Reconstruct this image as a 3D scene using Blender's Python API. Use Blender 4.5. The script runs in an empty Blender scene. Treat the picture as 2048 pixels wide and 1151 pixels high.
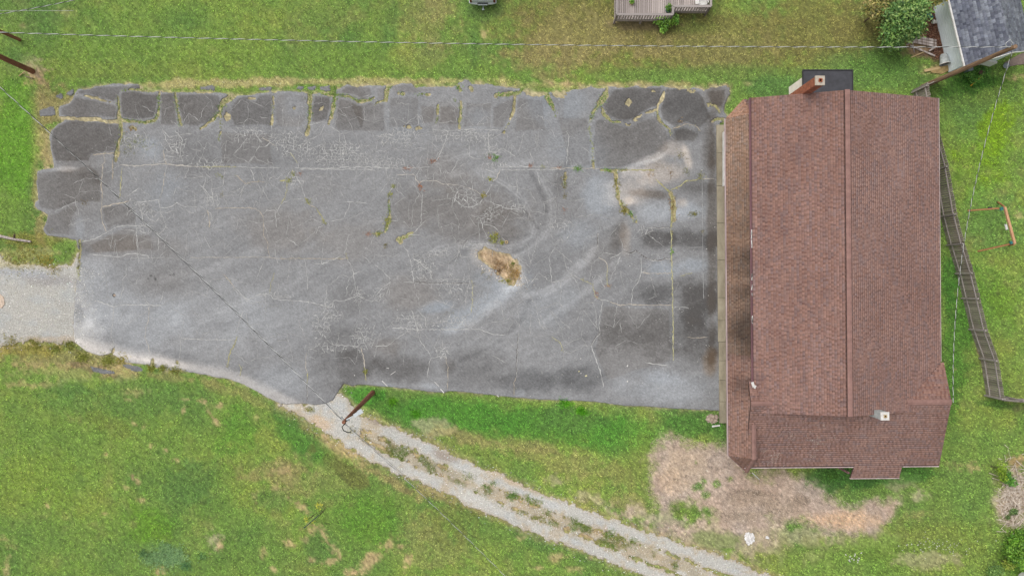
import bpy, math, random
import numpy as np
from mathutils import Vector, Matrix
random.seed(7)
RNG = np.random.default_rng(11)
R = math.radians
scn = bpy.context.scene
COL = scn.collection

# ------------------------------------------------------------------ camera, sky, sun, exposure
H = 47.0                      # flying height of the drone, metres
S = 0.0345                    # metres per photo pixel on the ground
CU, CV = 1024.0, 575.5        # nadir point
cam = bpy.data.cameras.new('camera')
cam.sensor_width = 36.0
cam.lens = 36.0 * H / (2048 * S)
cam.clip_end = 600
camo = bpy.data.objects.new('camera', cam)
camo.location = (0, 0, H)
COL.objects.link(camo)
scn.camera = camo

SUN_DIR = Vector((-0.52, 0.45, 1.15)).normalized()
world = bpy.data.worlds.new('World')
scn.world = world
world.use_nodes = True
wn = world.node_tree.nodes
wl = world.node_tree.links
bg = wn['Background']
sky = wn.new('ShaderNodeTexSky')
sky.sky_type = 'NISHITA'
sky.sun_disc = False
sky.sun_elevation = math.asin(SUN_DIR.z)
sky.sun_rotation = math.atan2(SUN_DIR.x, SUN_DIR.y)
sky.air_density = 1.0
sky.dust_density = 4.0
hs = wn.new('ShaderNodeHueSaturation')
hs.inputs['Saturation'].default_value = 0.12
wl.new(sky.outputs[0], hs.inputs['Color'])
wl.new(hs.outputs[0], bg.inputs['Color'])
bg.inputs['Strength'].default_value = 0.14
sun = bpy.data.lights.new('sun', 'SUN')
sun.energy = 1.0
sun.angle = R(45)
sun.color = (1.0, 0.97, 0.92)
suno = bpy.data.objects.new('sun', sun)
suno.rotation_euler = (-SUN_DIR).to_track_quat('-Z', 'Y').to_euler()
suno.location = (0, 0, 80)
COL.objects.link(suno)
vs = scn.view_settings
vs.view_transform = 'Standard'
vs.look = 'None'
vs.gamma = 1.0
vs.exposure = 0.35
EXPO = 1.0                    # display value / albedo of flat ground under this light

# ------------------------------------------------------------------ helpers
def lin(c):
    c = np.asarray(c, dtype=np.float64) / 255.0
    return np.where(c <= 0.04045, c / 12.92, ((c + 0.055) / 1.055) ** 2.4)
def alb(r, g, b, k=None):
    v = lin([r, g, b]) / (k or KE)
    return tuple(np.clip(v, 0, 0.85))
KE = 1.22

def P(u, v, h=0.0):
    k = S * (H - h) / H
    return Vector(((u - CU) * k, -(v - CV) * k, h))

def node_mat(name):
    m = bpy.data.materials.new(name)
    m.use_nodes = True
    nt = m.node_tree
    return m, nt, nt.nodes['Principled BSDF']

def mat(name, col, col2=None, scale=6.0, detail=5.0, stretch=(1, 1, 1), rough=0.8, island=0.0, bump=0.0,
        metal=0.0, spec=0.3, fac=(0.35, 0.65), attr=None, attr_fac=1.0):
    """one material: base colour (constant or per-vertex attribute) x noise x per-piece jitter"""
    m, nt, bs = node_mat(name)
    N, L = nt.nodes, nt.links
    bs.inputs['Roughness'].default_value = rough
    bs.inputs['Metallic'].default_value = metal
    bs.inputs['Specular IOR Level'].default_value = spec
    tc = N.new('ShaderNodeTexCoord')
    mp = N.new('ShaderNodeMapping')
    mp.inputs['Scale'].default_value = stretch
    L.new(tc.outputs['Object'], mp.inputs['Vector'])
    nz = N.new('ShaderNodeTexNoise')
    nz.inputs['Scale'].default_value = scale
    nz.inputs['Detail'].default_value = detail
    nz.inputs['Roughness'].default_value = 0.65
    L.new(mp.outputs[0], nz.inputs['Vector'])
    rp = N.new('ShaderNodeValToRGB')
    rp.color_ramp.elements[0].position = fac[0]
    rp.color_ramp.elements[1].position = fac[1]
    L.new(nz.outputs['Fac'], rp.inputs['Fac'])
    if attr:
        at = N.new('ShaderNodeAttribute')
        at.attribute_name = attr
        lo, hi = 1 - attr_fac, 1 + attr_fac
        rp.color_ramp.elements[0].color = (lo, lo, lo, 1)
        rp.color_ramp.elements[1].color = (hi, hi, hi, 1)
        mx = N.new('ShaderNodeMix')
        mx.data_type = 'RGBA'
        mx.blend_type = 'MULTIPLY'
        mx.inputs['Factor'].default_value = 1.0
        L.new(at.outputs['Color'], mx.inputs['A'])
        L.new(rp.outputs['Color'], mx.inputs['B'])
        out = mx.outputs['Result']
    else:
        c2 = col2 or tuple(x * 0.75 for x in col)
        rp.color_ramp.elements[0].color = (*c2, 1)
        rp.color_ramp.elements[1].color = (*col, 1)
        out = rp.outputs['Color']
    if island:
        gi = N.new('ShaderNodeNewGeometry')
        mr = N.new('ShaderNodeMapRange')
        mr.inputs['To Min'].default_value = 1 - island
        mr.inputs['To Max'].default_value = 1 + island
        L.new(gi.outputs['Random Per Island'], mr.inputs['Value'])
        oi = N.new('ShaderNodeObjectInfo')
        mr2 = N.new('ShaderNodeMapRange')
        mr2.inputs['To Min'].default_value = 1 - island
        mr2.inputs['To Max'].default_value = 1 + island
        L.new(oi.outputs['Random'], mr2.inputs['Value'])
        mm = N.new('ShaderNodeMath')
        mm.operation = 'MULTIPLY'
        L.new(mr.outputs[0], mm.inputs[0])
        L.new(mr2.outputs[0], mm.inputs[1])
        vm = N.new('ShaderNodeVectorMath')
        vm.operation = 'SCALE'
        L.new(out, vm.inputs[0])
        L.new(mm.outputs[0], vm.inputs['Scale'])
        out = vm.outputs[0]
    L.new(out, bs.inputs['Base Color'])
    if bump:
        b = N.new('ShaderNodeBump')
        b.inputs['Strength'].default_value = bump
        b.inputs['Distance'].default_value = 0.02
        L.new(nz.outputs['Fac'], b.inputs['Height'])
        L.new(b.outputs[0], bs.inputs['Normal'])
    return m

def origin(o):
    p = Vector((0, 0, 0))
    while o is not None:
        p += o.location
        o = o.parent
    return p

def props(o, label=None, cat=None, group=None, kind=None):
    if label: o['label'] = label
    if cat: o['category'] = cat
    if group: o['group'] = group
    if kind: o['kind'] = kind
    return o

def thing(name, loc, label, cat, group=None, rotz=0):
    o = bpy.data.objects.new(name, None)
    o.empty_display_size = 0.2
    o.location = loc
    o.rotation_euler = (0, 0, rotz)
    COL.objects.link(o)
    return props(o, label, cat, group)

def add(name, me, parent=None, **kw):
    o = bpy.data.objects.new(name, me)
    COL.objects.link(o)
    if parent is not None:
        o.parent = parent
    return props(o, **kw)

def mesh_np(name, verts, tris, material, tone=None, quads=False, smooth=False):
    me = bpy.data.meshes.new(name)
    verts = np.asarray(verts, dtype=np.float32)
    tris = np.asarray(tris, dtype=np.int32)
    n = tris.shape[1]
    me.vertices.add(len(verts))
    me.vertices.foreach_set('co', verts.ravel())
    me.loops.add(tris.size)
    me.loops.foreach_set('vertex_index', tris.ravel())
    me.polygons.add(len(tris))
    me.polygons.foreach_set('loop_start', np.arange(0, tris.size, n, dtype=np.int32))
    if smooth:
        me.polygons.foreach_set('use_smooth', np.ones(len(tris), dtype=bool))
    me.update(calc_edges=True)
    if tone is not None:
        a = me.attributes.new('tone', 'FLOAT_COLOR', 'POINT')
        t = np.ones((len(verts), 4), dtype=np.float32)
        t[:, :3] = tone
        a.data.foreach_set('color', t.ravel())
    me.materials.append(material)
    return me

class MB:
    """collects boxes, tubes and faces in WORLD coordinates"""
    def __init__(s): s.v, s.f = [], []
    def faces(s, vs, fs):
        n = len(s.v)
        s.v += [Vector(p) for p in vs]
        s.f += [[n + i for i in f] for f in fs]
        return s
    def box(s, c, d, rz=0.0, M=None):
        m = M or (Matrix.Translation(Vector(c)) @ Matrix.Rotation(rz, 4, 'Z'))
        x, y, z = d[0] / 2, d[1] / 2, d[2] / 2
        pts = [m @ Vector((a * x, b * y, e * z)) for e in (-1, 1) for a, b in ((-1, -1), (1, -1), (1, 1), (-1, 1))]
        return s.faces(pts, [(3, 2, 1, 0), (4, 5, 6, 7), (0, 1, 5, 4), (1, 2, 6, 5), (2, 3, 7, 6), (3, 0, 4, 7)])
    def bar(s, a, b, w, t, up=Vector((0, 0, 1))):
        a, b = Vector(a), Vector(b)
        d = b - a
        x = d.normalized()
        y = up.cross(x)
        if y.length < 1e-4: y = Vector((1, 0, 0)).cross(x)
        y.normalize()
        z = x.cross(y)
        M = Matrix((x, y, z)).transposed().to_4x4()
        M.translation = (a + b) / 2
        return s.box(None, (d.length, w, t), M=M)
    def tube(s, pts, r, n=8, cap=True):
        pts = [Vector(p) for p in pts]
        rs = r if isinstance(r, (list, tuple)) else [r] * len(pts)
        rings = []
        base = len(s.v)
        ref = Vector((0.31, 0.17, 0.93))
        for i, p in enumerate(pts):
            d = (pts[min(i + 1, len(pts) - 1)] - pts[max(i - 1, 0)]).normalized()
            x = d.cross(ref)
            if x.length < 0.05: x = d.cross(Vector((1, 0, 0)))
            x.normalize()
            y = d.cross(x)
            for k in range(n):
                a = 2 * math.pi * k / n
                s.v.append(p + (x * math.cos(a) + y * math.sin(a)) * rs[i])
        for i in range(len(pts) - 1):
            for k in range(n):
                a = base + i * n + k
                b = base + i * n + (k + 1) % n
                s.f.append([a, b, b + n, a + n])
        if cap:
            s.f.append([base + k for k in range(n)][::-1])
            s.f.append([base + (len(pts) - 1) * n + k for k in range(n)])
        return s
    def prism(s, top, t):
        """polygon (list of points) with thickness t downwards"""
        n = len(top)
        top = [Vector(p) for p in top]
        bot = [p - Vector((0, 0, t)) for p in top]
        return s.faces(top + bot, [list(range(n)), list(range(2 * n - 1, n - 1, -1))] +
                       [[(i + 1) % n, i, n + i, n + (i + 1) % n] for i in range(n)])
    def mesh(s, name, material, org=Vector((0, 0, 0)), smooth=False):
        me = bpy.data.meshes.new(name)
        me.from_pydata([tuple(p - org) for p in s.v], [], s.f)
        me.materials.append(material)
        if smooth:
            for p in me.polygons: p.use_smooth = True
        me.update()
        return me
    def build(s, name, material, parent=None, smooth=False, **kw):
        org = origin(parent) if parent is not None else Vector((0, 0, 0))
        return add(name, s.mesh(name, material, org, smooth), parent, **kw)

_unit = {}
def pbox(name, parent, c, d, rz, material, M=None):
    """a box part that shares one unit-cube mesh per material"""
    me = _unit.get(material.name)
    if me is None:
        me = MB().box((0, 0, 0), (1, 1, 1)).mesh('unit_box', material)
        _unit[material.name] = me
    o = add(name, me, parent)
    if M is None:
        M = Matrix.Translation(Vector(c)) @ Matrix.Rotation(rz, 4, 'Z')
    M = Matrix.Translation(-origin(parent)) @ M @ Matrix.Diagonal((*d, 1))
    o.matrix_local = M
    return o
def bar_matrix(a, b, up=Vector((0, 0, 1))):
    a, b = Vector(a), Vector(b)
    x = (b - a).normalized()
    y = up.cross(x)
    if y.length < 1e-4: y = Vector((1, 0, 0)).cross(x)
    y.normalize()
    z = x.cross(y)
    M = Matrix((x, y, z)).transposed().to_4x4()
    M.translation = (a + b) / 2
    return M, (b - a).length
def pbar(name, parent, a, b, w, t, material, up=Vector((0, 0, 1))):
    M, l = bar_matrix(a, b, up)
    return pbox(name, parent, None, (l, w, t), 0, material, M=M)

# ---- numpy noise and distance fields, all in photo-pixel ground coordinates
_lat = RNG.random((257, 257)).astype(np.float32)
def vnoise(x, y):
    xi = np.floor(x).astype(np.int64); yi = np.floor(y).astype(np.int64)
    fx = (x - xi); fy = (y - yi)
    fx = fx * fx * (3 - 2 * fx); fy = fy * fy * (3 - 2 * fy)
    xi &= 255; yi &= 255
    x1 = (xi + 1) & 255; y1 = (yi + 1) & 255
    a = _lat[yi, xi]; b = _lat[yi, x1]; c = _lat[y1, xi]; d = _lat[y1, x1]
    return (a * (1 - fx) + b * fx) * (1 - fy) + (c * (1 - fx) + d * fx) * fy
def fbm(U, V, size, octs=4, seed=0.0, gain=0.55):
    t = 0.0; amp = 1.0; tot = 0.0; f = 1.0 / size
    for o in range(octs):
        t = t + amp * (vnoise(U * f + seed * 17.3 + o * 31.7, V * f + seed * 9.1 + o * 11.3) - 0.5)
        tot += amp; amp *= gain; f *= 2.03
    return t / tot * 2.0          # about -1..1
def sstep(a, b, x):
    t = np.clip((x - a) / (b - a), 0, 1)
    return t * t * (3 - 2 * t)
def seg_dist(U, V, pts, out, pad=1e9):
    """lower out (in place) to the distance from the polyline pts"""
    for (ax, ay), (bx, by) in zip(pts[:-1], pts[1:]):
        if pad < 1e8:
            m = (U > min(ax, bx) - pad) & (U < max(ax, bx) + pad) & (V > min(ay, by) - pad) & (V < max(ay, by) + pad)
            if not m.any(): continue
            u, v = U[m], V[m]
        else:
            m = None; u, v = U, V
        dx, dy = bx - ax, by - ay
        t = np.clip(((u - ax) * dx + (v - ay) * dy) / (dx * dx + dy * dy + 1e-9), 0, 1)
        d = np.hypot(u - ax - t * dx, v - ay - t * dy)
        if m is None: np.minimum(out, d, out=out)
        else: out[m] = np.minimum(out[m], d)
    return out
def poly_sdf(U, V, pts):
    """signed distance, positive inside"""
    d = np.full(U.shape, 1e9)
    seg_dist(U, V, list(pts) + [pts[0]], d)
    ins = np.zeros(U.shape, dtype=bool)
    n = len(pts)
    for i in range(n):
        ax, ay = pts[i]; bx, by = pts[(i + 1) % n]
        if ay == by: continue
        c = ((ay > V) != (by > V)) & (U < (bx - ax) * (V - ay) / (by - ay) + ax)
        ins ^= c
    return np.where(ins, d, -d)
def blob(U, V, u, v, ru, rv, ang=0.0):
    """normalised elliptical distance"""
    a = R(ang); c, s = math.cos(a), math.sin(a)
    x = (U - u) * c + (V - v) * s
    y = -(U - u) * s + (V - v) * c
    return np.hypot(x / ru, y / rv)


# ------------------------------------------------------------------ plan data (photo pixels on the ground)
LOT = [(150,188),(157,179),(186,176),(199,171),(239,168),(275,168),(283,177),(300,183),(330,184),(400,186),(440,187),(470,191),(500,191),
 (522,187),(551,184),(580,183),(615,186),(665,188),(672,178),(681,176),(694,169),(716,174),(740,171),(767,172),(782,172),(804,167),(823,168),(833,175),
 (873,173),(905,174),(920,166),(932,160),(945,168),(976,169),(990,172),(1035,178),(1060,182),(1090,186),(1131,184),(1140,181),(1163,177),(1182,172),(1190,177),
 (1211,175),(1225,172),(1249,178),(1274,171),(1288,177),(1302,171),(1326,172),(1335,174),(1355,179),(1395,175),(1409,180),(1425,175),(1445,172),
 (1460,174),(1459,190),(1452,206),(1447,222),(1456,236),(1440,246),(1440,820),(1434,820),(1380,818),(1343,816),(1300,813),(1248,810),(1187,802),(1100,799),
 (1028,794),(980,789),(929,783),(896,781),(889,785),(854,782),(807,776),(776,773),(750,771),(720,768),(704,772),(687,766),(675,785),(666,799),(652,806),
 (631,809),(600,806),(575,808),(560,806),(539,796),(508,779),(487,768),(457,757),(435,755),(411,749),(380,744),(359,738),(340,740),(324,738),(305,733),(292,729),
 (268,726),(246,722),(232,712),(220,706),(202,711),(185,706),(173,702),(158,690),(150,684),(147,650),(150,600),(154,560),(157,530),(158,505),(152,480),
 (126,474),(95,471),(87,459),(90,448),(97,429),(85,423),(76,419),(69,412),(71,403),(77,400),(73,365),(75,343),(84,339),(108,336),(107,322),(102,299),
 (99,272),(103,261),(116,249),(128,242),(119,233),(118,213),(137,207),(147,197)]
ISLES = [[(78,222),(88,216),(108,213),(110,230),(92,232),(80,233)], [(133,188),(138,180),(148,176),(147,187),(138,192)],
 [(113,192),(120,188),(127,194),(122,199)], [(586,178),(595,172),(608,173),(606,179),(594,180)], [(615,175),(630,173),(628,179),(617,179)],
 [(639,175),(645,170),(660,171),(663,182),(648,182),(640,180)], [(513,177),(528,174),(543,174),(541,180),(520,180)], [(400,174),(418,170),(430,174),(428,180),(402,180)],
 [(178,731),(205,737),(228,742),(232,748),(205,748),(185,742)], [(240,727),(275,731),(290,737),(283,744),(255,740)], [(312,738),(322,742),(318,747),(311,745)]]
# joints: (width, greenness 0 tan .. 1 green, points)
JOINTS = [
 (5,0.1,[(154,189),(172,191),(194,197),(206,201),(229,206),(238,210)]), (8,0.05,[(118,235),(140,237),(165,238),(190,238),(215,243),(238,243)]),
 (7,0.45,[(236,193),(238,215),(238,240),(243,255),(244,270),(237,285),(234,300),(232,322)]), (6,0.75,[(243,240),(265,243),(290,245),(310,241),(316,230),(318,210),(319,185)]),
 (6,0.6,[(350,185),(353,205),(356,225),(360,245),(364,252)]), (5,0.6,[(243,181),(262,179),(283,180),(300,183)]),
 (12,0.55,[(468,190),(456,198),(445,208),(440,218)]), (8,0.7,[(445,208),(440,225),(425,240)]), (4,0.4,[(425,240),(412,250),(400,258)]),
 (5,0.3,[(441,225),(442,255),(441,270),(438,287)]), (5,0.2,[(545,186),(547,215),(544,235),(543,250)]),
 (9,0.7,[(620,184),(620,215),(619,240)]), (5,0.3,[(619,240),(616,260),(613,272)]), (9,0.95,[(668,172),(670,190),(667,215)]), (7,0.6,[(667,215),(663,235)]),
 (3,0.2,[(663,235),(657,248)]), (6,0.75,[(640,187),(665,189),(700,193),(715,203),(740,200),(748,195)]), (8,0.6,[(776,172),(774,185),(772,200)]),
 (4,0.4,[(772,200),(750,207)]), (4,0.45,[(876,210),(875,235),(870,250)]), (6,0.5,[(922,205),(921,230),(918,255)]), (4,0.2,[(1030,193),(1028,215),(1022,235),(1012,255),(1007,265)]),
 (9,0.9,[(1092,180),(1097,198),(1106,215)]), (5,0.5,[(1106,215),(1112,234)]), (6,0.3,[(1215,177),(1212,190)]), (14,0.95,[(1211,190),(1199,206)]), (8,0.7,[(1197,208),(1186,225),(1181,240)]),
 (5,0.3,[(1181,240),(1178,260),(1184,285),(1185,305),(1187,335)]), (6,0.6,[(1203,215),(1210,230),(1222,243),(1240,244)]), (6,0.05,[(1240,244),(1250,247),(1262,243),(1285,228),(1312,220)]),
 (5,0.0,[(1248,246),(1258,251),(1266,243),(1276,240)]), (5,0.0,[(1330,173),(1326,195),(1316,210),(1314,222)]), (5,0.4,[(1314,222),(1318,240),(1330,252),(1340,258),(1341,270)]),
 (4,0.0,[(1407,180),(1410,195),(1417,212)]), (7,0.95,[(1203,340),(1225,341)]), (5,0.5,[(1215,340),(1245,340),(1256,340)]),
 (7,0.35,[(1231,342),(1232,360),(1237,395),(1245,415),(1262,430),(1273,445)]), (9,0.2,[(1341,385),(1346,400),(1348,420),(1346,440)]),
 (5,0.4,[(1131,345),(1130,370)]), (6,0.65,[(780,172),(774,180)]), (5,0.8,[(797,187),(808,188)]), (5,0.7,[(832,188),(846,188)]), (5,0.8,[(852,189),(858,189)]),
 (11,0.9,[(917,172),(921,180)]), (9,0.9,[(993,190),(1008,189),(1021,188)]), (7,0.85,[(1021,188),(1040,184),(1045,176)]), (6,0.7,[(940,174),(943,180)]), (5,0.5,[(905,198),(914,201)]),
 (7,0.35,[(160,480),(161,500),(158,530),(157,560)]), (5,0.6,[(778,400),(780,430),(777,445)]), (7,0.6,[(776,440),(774,455),(770,464)]), (6,0.5,[(752,467),(764,466)]),
 (6,0.6,[(796,480),(802,476),(812,472),(824,466)]), (7,0.65,[(800,476),(801,484)]), (4,0.3,[(224,708),(229,697)]), (5,0.5,[(305,733),(306,718)]), (4,0.4,[(354,733),(355,722)]), (5,0.5,[(327,739),(326,730)]),
 (6,0.2,[(1418,208),(1432,212),(1440,225)]), (6,0.45,[(1425,243),(1435,237),(1447,238)]), (5,0.05,[(497,196),(510,198)]), (5,0.3,[(262,255),(272,258)]) ]
JTAN = [(1070,183,22,10),(1118,188,15,8),(455,235,8,8),(1305,183,6,3),(1256,205,5,6),(1382,183,9,4),(838,257,8,3),(816,254,5,3),(642,217,4,4),(590,216,3,4)]
# thin cracks: (width px, tint 0 grit .. 1 weeds .. 2 dark, points)
CRACKS = [
 (3.0,0.2,[(240,330),(270,332),(300,330),(330,328),(360,331),(400,334)]),(2.5,0.6,[(400,334),(430,334),(473,334)]),(2.2,0,[(473,334),(500,335),(560,336)]),(2.2,0,[(590,336),(650,337),(700,334),(760,334)]),(2.0,0,[(600,338),(750,339)]),
 (2.2,0,[(750,335),(800,337),(860,334)]),(2,0,[(1000,333),(1050,333),(1100,334)]),(2,0,[(1000,340),(1080,340),(1130,339)]),(2,0.3,[(1100,337),(1150,336),(1203,337)]),(2.4,1,[(1256,340),(1290,340),(1310,340)]),
 (2,0,[(1133,262),(1138,275),(1135,300),(1133,330)]),(2.2,0.5,[(1345,258),(1372,248),(1390,252),(1402,263)]),
 (3,0.9,[(1310,358),(1330,376),(1341,383)]),(4,0.8,[(1342,385),(1344,440),(1342,455)]),(3.2,0.7,[(1342,455),(1343,480),(1343,520),(1345,590),(1346,640),(1346,720)]),(3,0.8,[(1341,380),(1360,372),(1372,362),(1400,358)]),(2,0.3,[(1400,358),(1428,358)]),
 (2.5,0.4,[(206,330),(203,365),(205,390),(204,410),(203,425),(206,445),(213,463)]),(2.5,0.7,[(245,335),(242,370),(240,395)]),(2,0.5,[(226,320),(226,345),(224,360)]),(3,0.4,[(205,414),(230,408),(248,405),(258,402)]),
 (2.6,0,[(165,484),(190,478),(205,470),(218,463),(235,453),(250,451),(272,452),(290,452),(305,460),(318,470)]),(2.2,0,[(110,424),(130,413),(150,405),(156,404)]),
 (1.8,0,[(272,405),(300,402),(318,400),(320,415),(330,417),(345,412),(355,405),(370,413),(395,413)]),(1.8,0,[(277,405),(285,430),(288,450)]),(1.8,0,[(273,453),(274,480),(277,505),(278,525)]),(1.5,0,[(318,470),(317,500)]),
 (1.6,0.3,[(330,345),(327,370),(322,395)]),(2,0,[(180,508),(215,511),(240,514),(255,507),(280,508),(297,512),(298,517)]),(1.6,0,[(262,515),(297,516),(330,514)]),(1.6,0,[(330,450),(345,465)]),(1.8,0,[(320,420),(328,440),(332,452),(325,463),(316,472)]),
 (1.6,0,[(253,528),(253,550),(247,558),(246,580),(240,600)]),(2.2,0,[(195,601),(210,607),(228,614),(240,610),(280,609),(323,611)]),(2,0,[(228,614),(226,650),(222,665),(228,690),(230,697)]),(1.8,0.2,[(299,612),(297,640),(292,655),(290,675),(297,690),(300,705)]),
 (1.6,0,[(328,580),(322,605)]),(1.6,0,[(360,670),(361,700),(357,722)]),(2.2,0,[(362,676),(400,678),(470,680)]),(2.0,1,[(475,672),(468,690),(460,705),(455,735)]),(1.6,0.6,[(478,728),(482,735),(481,752)]),
 (1.7,0,[(400,370),(412,380),(425,398),(429,412)]),(1.7,0,[(400,412),(413,420),(423,426),(422,445),(418,452)]),(1.8,0.4,[(430,418),(450,415),(480,416),(510,416),(520,423),(526,432),(527,440)]),(1.7,0,[(526,428),(535,421),(550,420),(553,440),(554,455)]),
 (1.7,0.4,[(527,440),(528,470),(536,490),(539,513),(545,517)]),(1.7,0,[(553,425),(560,412),(568,405),(585,398),(600,398),(615,396)]),(1.8,0.5,[(473,350),(485,363),(491,367),(510,363),(530,364)]),(1.6,0,[(491,367),(484,380),(480,400)]),(1.6,0,[(501,338),(507,348),(509,362)]),
 (3,1,[(560,361),(575,361),(582,357)]),(1.8,0.8,[(583,348),(587,338)]),(1.8,0.8,[(575,362),(574,380),(570,395),(562,408)]),(1.8,0,[(593,352),(605,375),(610,395)]),(2.5,0.9,[(610,395),(620,410)]),(2,0.4,[(620,410),(632,415)]),(2.8,0.8,[(632,415),(640,428),(650,445)]),(1.7,0,[(656,443),(672,441),(688,438),(695,420),(700,405)]),
 (1.6,0,[(648,450),(637,455),(632,468)]),(1.6,0,[(690,404),(720,405),(735,408)]),(1.6,0.2,[(380,515),(450,515),(540,514),(560,517)]),(1.8,0.5,[(560,517),(630,517),(690,517),(697,517)]),(2,0.7,[(692,505),(695,518)]),(1.8,0,[(695,518),(703,532),(707,545),(711,572),(714,585)]),
 (1.7,0.5,[(447,548),(460,562),(472,577)]),(1.7,0,[(472,577),(490,595),(497,599),(520,588),(538,588),(550,598),(600,601),(620,604),(640,608)]),(1.7,0,[(640,608),(660,615),(664,612),(667,600),(680,602),(700,597),(715,590),(735,600),(750,602)]),
 (1.8,0.8,[(549,545),(546,557),(542,565),(540,585)]),(1.5,0,[(610,517),(614,550),(616,580)]),(1.7,0.3,[(614,705),(611,730),(616,745)]),(2.4,0.8,[(616,745),(615,768)]),(1.6,2,[(614,768),(614,800)]),(1.6,0,[(487,620),(480,640),(473,665)]),(1.5,2,[(554,680),(575,681)]),
 (2.8,0.3,[(723,695),(728,720),(731,738)]),(2.2,0.8,[(731,738),(732,760)]),(1.7,0,[(655,680),(660,686),(675,690),(700,690),(723,695)]),(1.7,0,[(726,672),(750,681)]),
 (1.8,0,[(793,350),(787,370),(779,390)]),(1.8,0.2,[(793,349),(830,349),(832,360),(838,367),(846,361),(870,361),(882,367),(915,370),(945,378),(960,388)]),(1.8,0,[(844,380),(845,400),(843,430),(842,450),(832,462),(815,473)]),(2.5,0.2,[(1000,340),(992,358),(986,362)]),(1.8,0,[(983,370),(975,385),(966,397)]),
 (1.8,0,[(970,400),(1010,415),(1040,420)]),(1.8,0,[(905,395),(925,412),(945,414),(960,405)]),(1.7,0,[(962,440),(967,460),(975,475)]),(1.7,0,[(968,449),(985,451),(997,462)]),(1.7,0,[(898,490),(894,500),(880,505)]),(1.5,0,[(1033,350),(1035,400),(1036,425)]),(1.5,0,[(842,430),(855,425),(848,420)]),
 (2.2,0,[(897,262),(890,285),(882,305),(873,320),(865,330)]),(2,0,[(976,268),(978,300),(981,310)]),(1.7,0,[(865,260),(900,262),(940,258),(1005,261)]),(2.0,0,[(875,315),(897,310)]),(1.6,0,[(750,272),(770,273),(790,278)]),(1.6,0,[(764,295),(775,280),(790,262)]),
 (1.8,0,[(750,530),(765,540),(783,560)]),(2,0,[(806,490),(815,502),(820,515),(825,545),(828,565)]),(1.9,0,[(825,515),(845,530),(860,545),(865,560)]),(1.7,0,[(783,562),(765,575),(753,590)]),(1.6,0,[(808,563),(830,565),(850,567),(860,575),(873,580)]),(1.7,0.6,[(944,560),(945,590),(943,625)]),(1.5,2,[(830,565),(900,566),(950,566)]),
 (2.2,0,[(823,620),(833,645),(838,675)]),(2.2,0,[(838,675),(847,690),(858,705),(863,715)]),(2,0,[(863,715),(858,725),(855,755)]),(1.8,0,[(783,655),(812,655),(815,658),(860,659),(960,658)]),(1.8,0,[(960,658),(985,668),(1010,669)]),(2,0,[(783,685),(800,672),(815,663)]),(2,0,[(863,716),(880,712),(890,712)]),(1.8,0.4,[(890,712),(896,735),(895,780)]),
 (1.6,0,[(885,680),(884,692),(900,708)]),(1.6,2,[(1036,665),(1034,700),(1033,740),(1031,755)]),(1.8,0.5,[(1031,755),(1028,765),(1028,790)]),(1.6,0,[(1090,660),(1080,650),(1076,635),(1074,620)]),(1.6,0,[(750,691),(776,691),(784,685)]),(1.6,0,[(985,711),(1000,718),(1012,725)]),(1.5,0,[(835,620),(850,635),(853,655)]),
 (1.6,0,[(1128,510),(1130,525),(1135,540),(1142,547),(1160,557)]),(2.0,0.6,[(1160,557),(1185,568),(1190,590),(1200,598)]),(2,0,[(1200,598),(1220,603)]),(2.4,0.4,[(1220,603),(1240,610),(1262,608),(1343,610)]),(1.8,0,[(1205,602),(1200,635),(1198,650),(1200,665)]),(2,2,[(1200,665),(1190,675),(1181,690)]),
 (1.8,0,[(1181,690),(1168,690),(1160,697),(1140,705),(1127,704)]),(1.8,0.6,[(1127,704),(1120,685),(1103,672)]),(2.6,0,[(1183,690),(1190,715),(1200,740),(1205,765),(1207,773)]),(1.7,2,[(1187,505),(1197,514)]),(2,0.3,[(1197,514),(1212,523),(1215,540)]),(2,0.7,[(1215,530),(1214,555),(1216,573),(1222,572)]),
 (1.7,0,[(1220,517),(1235,510),(1247,501)]),(2.4,2,[(1247,501),(1262,506),(1272,501),(1285,512),(1300,518),(1320,521),(1330,516)]),(2.4,2,[(1328,516),(1338,517),(1343,523)]),(1.7,0,[(1282,515),(1282,545),(1275,565),(1265,578),(1263,610)]),(1.6,0,[(1240,645),(1244,665)]),(2,2,[(1195,465),(1194,500)]),
 (1.7,2,[(1295,454),(1315,455),(1342,455)]),(2.5,0,[(1290,724),(1310,728),(1335,729)]),(1.6,0.4,[(1375,674),(1395,675),(1415,674)]),(1.6,0,[(1347,615),(1365,613),(1378,617)]),(2,0.4,[(1285,545),(1320,547),(1345,546)]),(1.8,0.6,[(1360,552),(1375,547),(1385,545)]),(1.5,0,[(1170,262),(1175,263)]),
 (2,0.5,[(415,420),(420,440),(419,455)]),(2,0.4,[(327,300),(330,320),(334,330)]),(1.8,0,[(350,260),(365,280),(362,300),(358,320)]),(1.8,0,[(325,258),(340,276),(360,270),(385,268)]),(1.8,0.5,[(185,310),(200,308),(232,306)]),(1.8,0.4,[(208,310),(210,325),(200,332)]),
 (1.7,0,[(470,255),(510,262),(515,275),(525,285)]),(2,0.3,[(525,275),(545,288),(552,292)]),(1.7,0,[(552,292),(580,290)]),(1.7,0,[(520,290),(512,305),(500,325)]),(2,0.6,[(581,305),(590,318),(595,327)]),(1.8,0,[(650,250),(640,270),(618,280),(605,295)]),(1.8,0,[(657,250),(678,265),(680,285),(700,300),(715,310)]),(1.6,0,[(680,285),(683,325)]),
 (1.8,0.3,[(1205,225),(1214,222)]),(1.6,0,[(728,210),(729,240)]),(1.6,0,[(1115,345),(1113,360)]),(1.6,0,[(1075,345),(1080,370)]),(1.5,0,[(543,250),(545,280)]),
]
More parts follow.
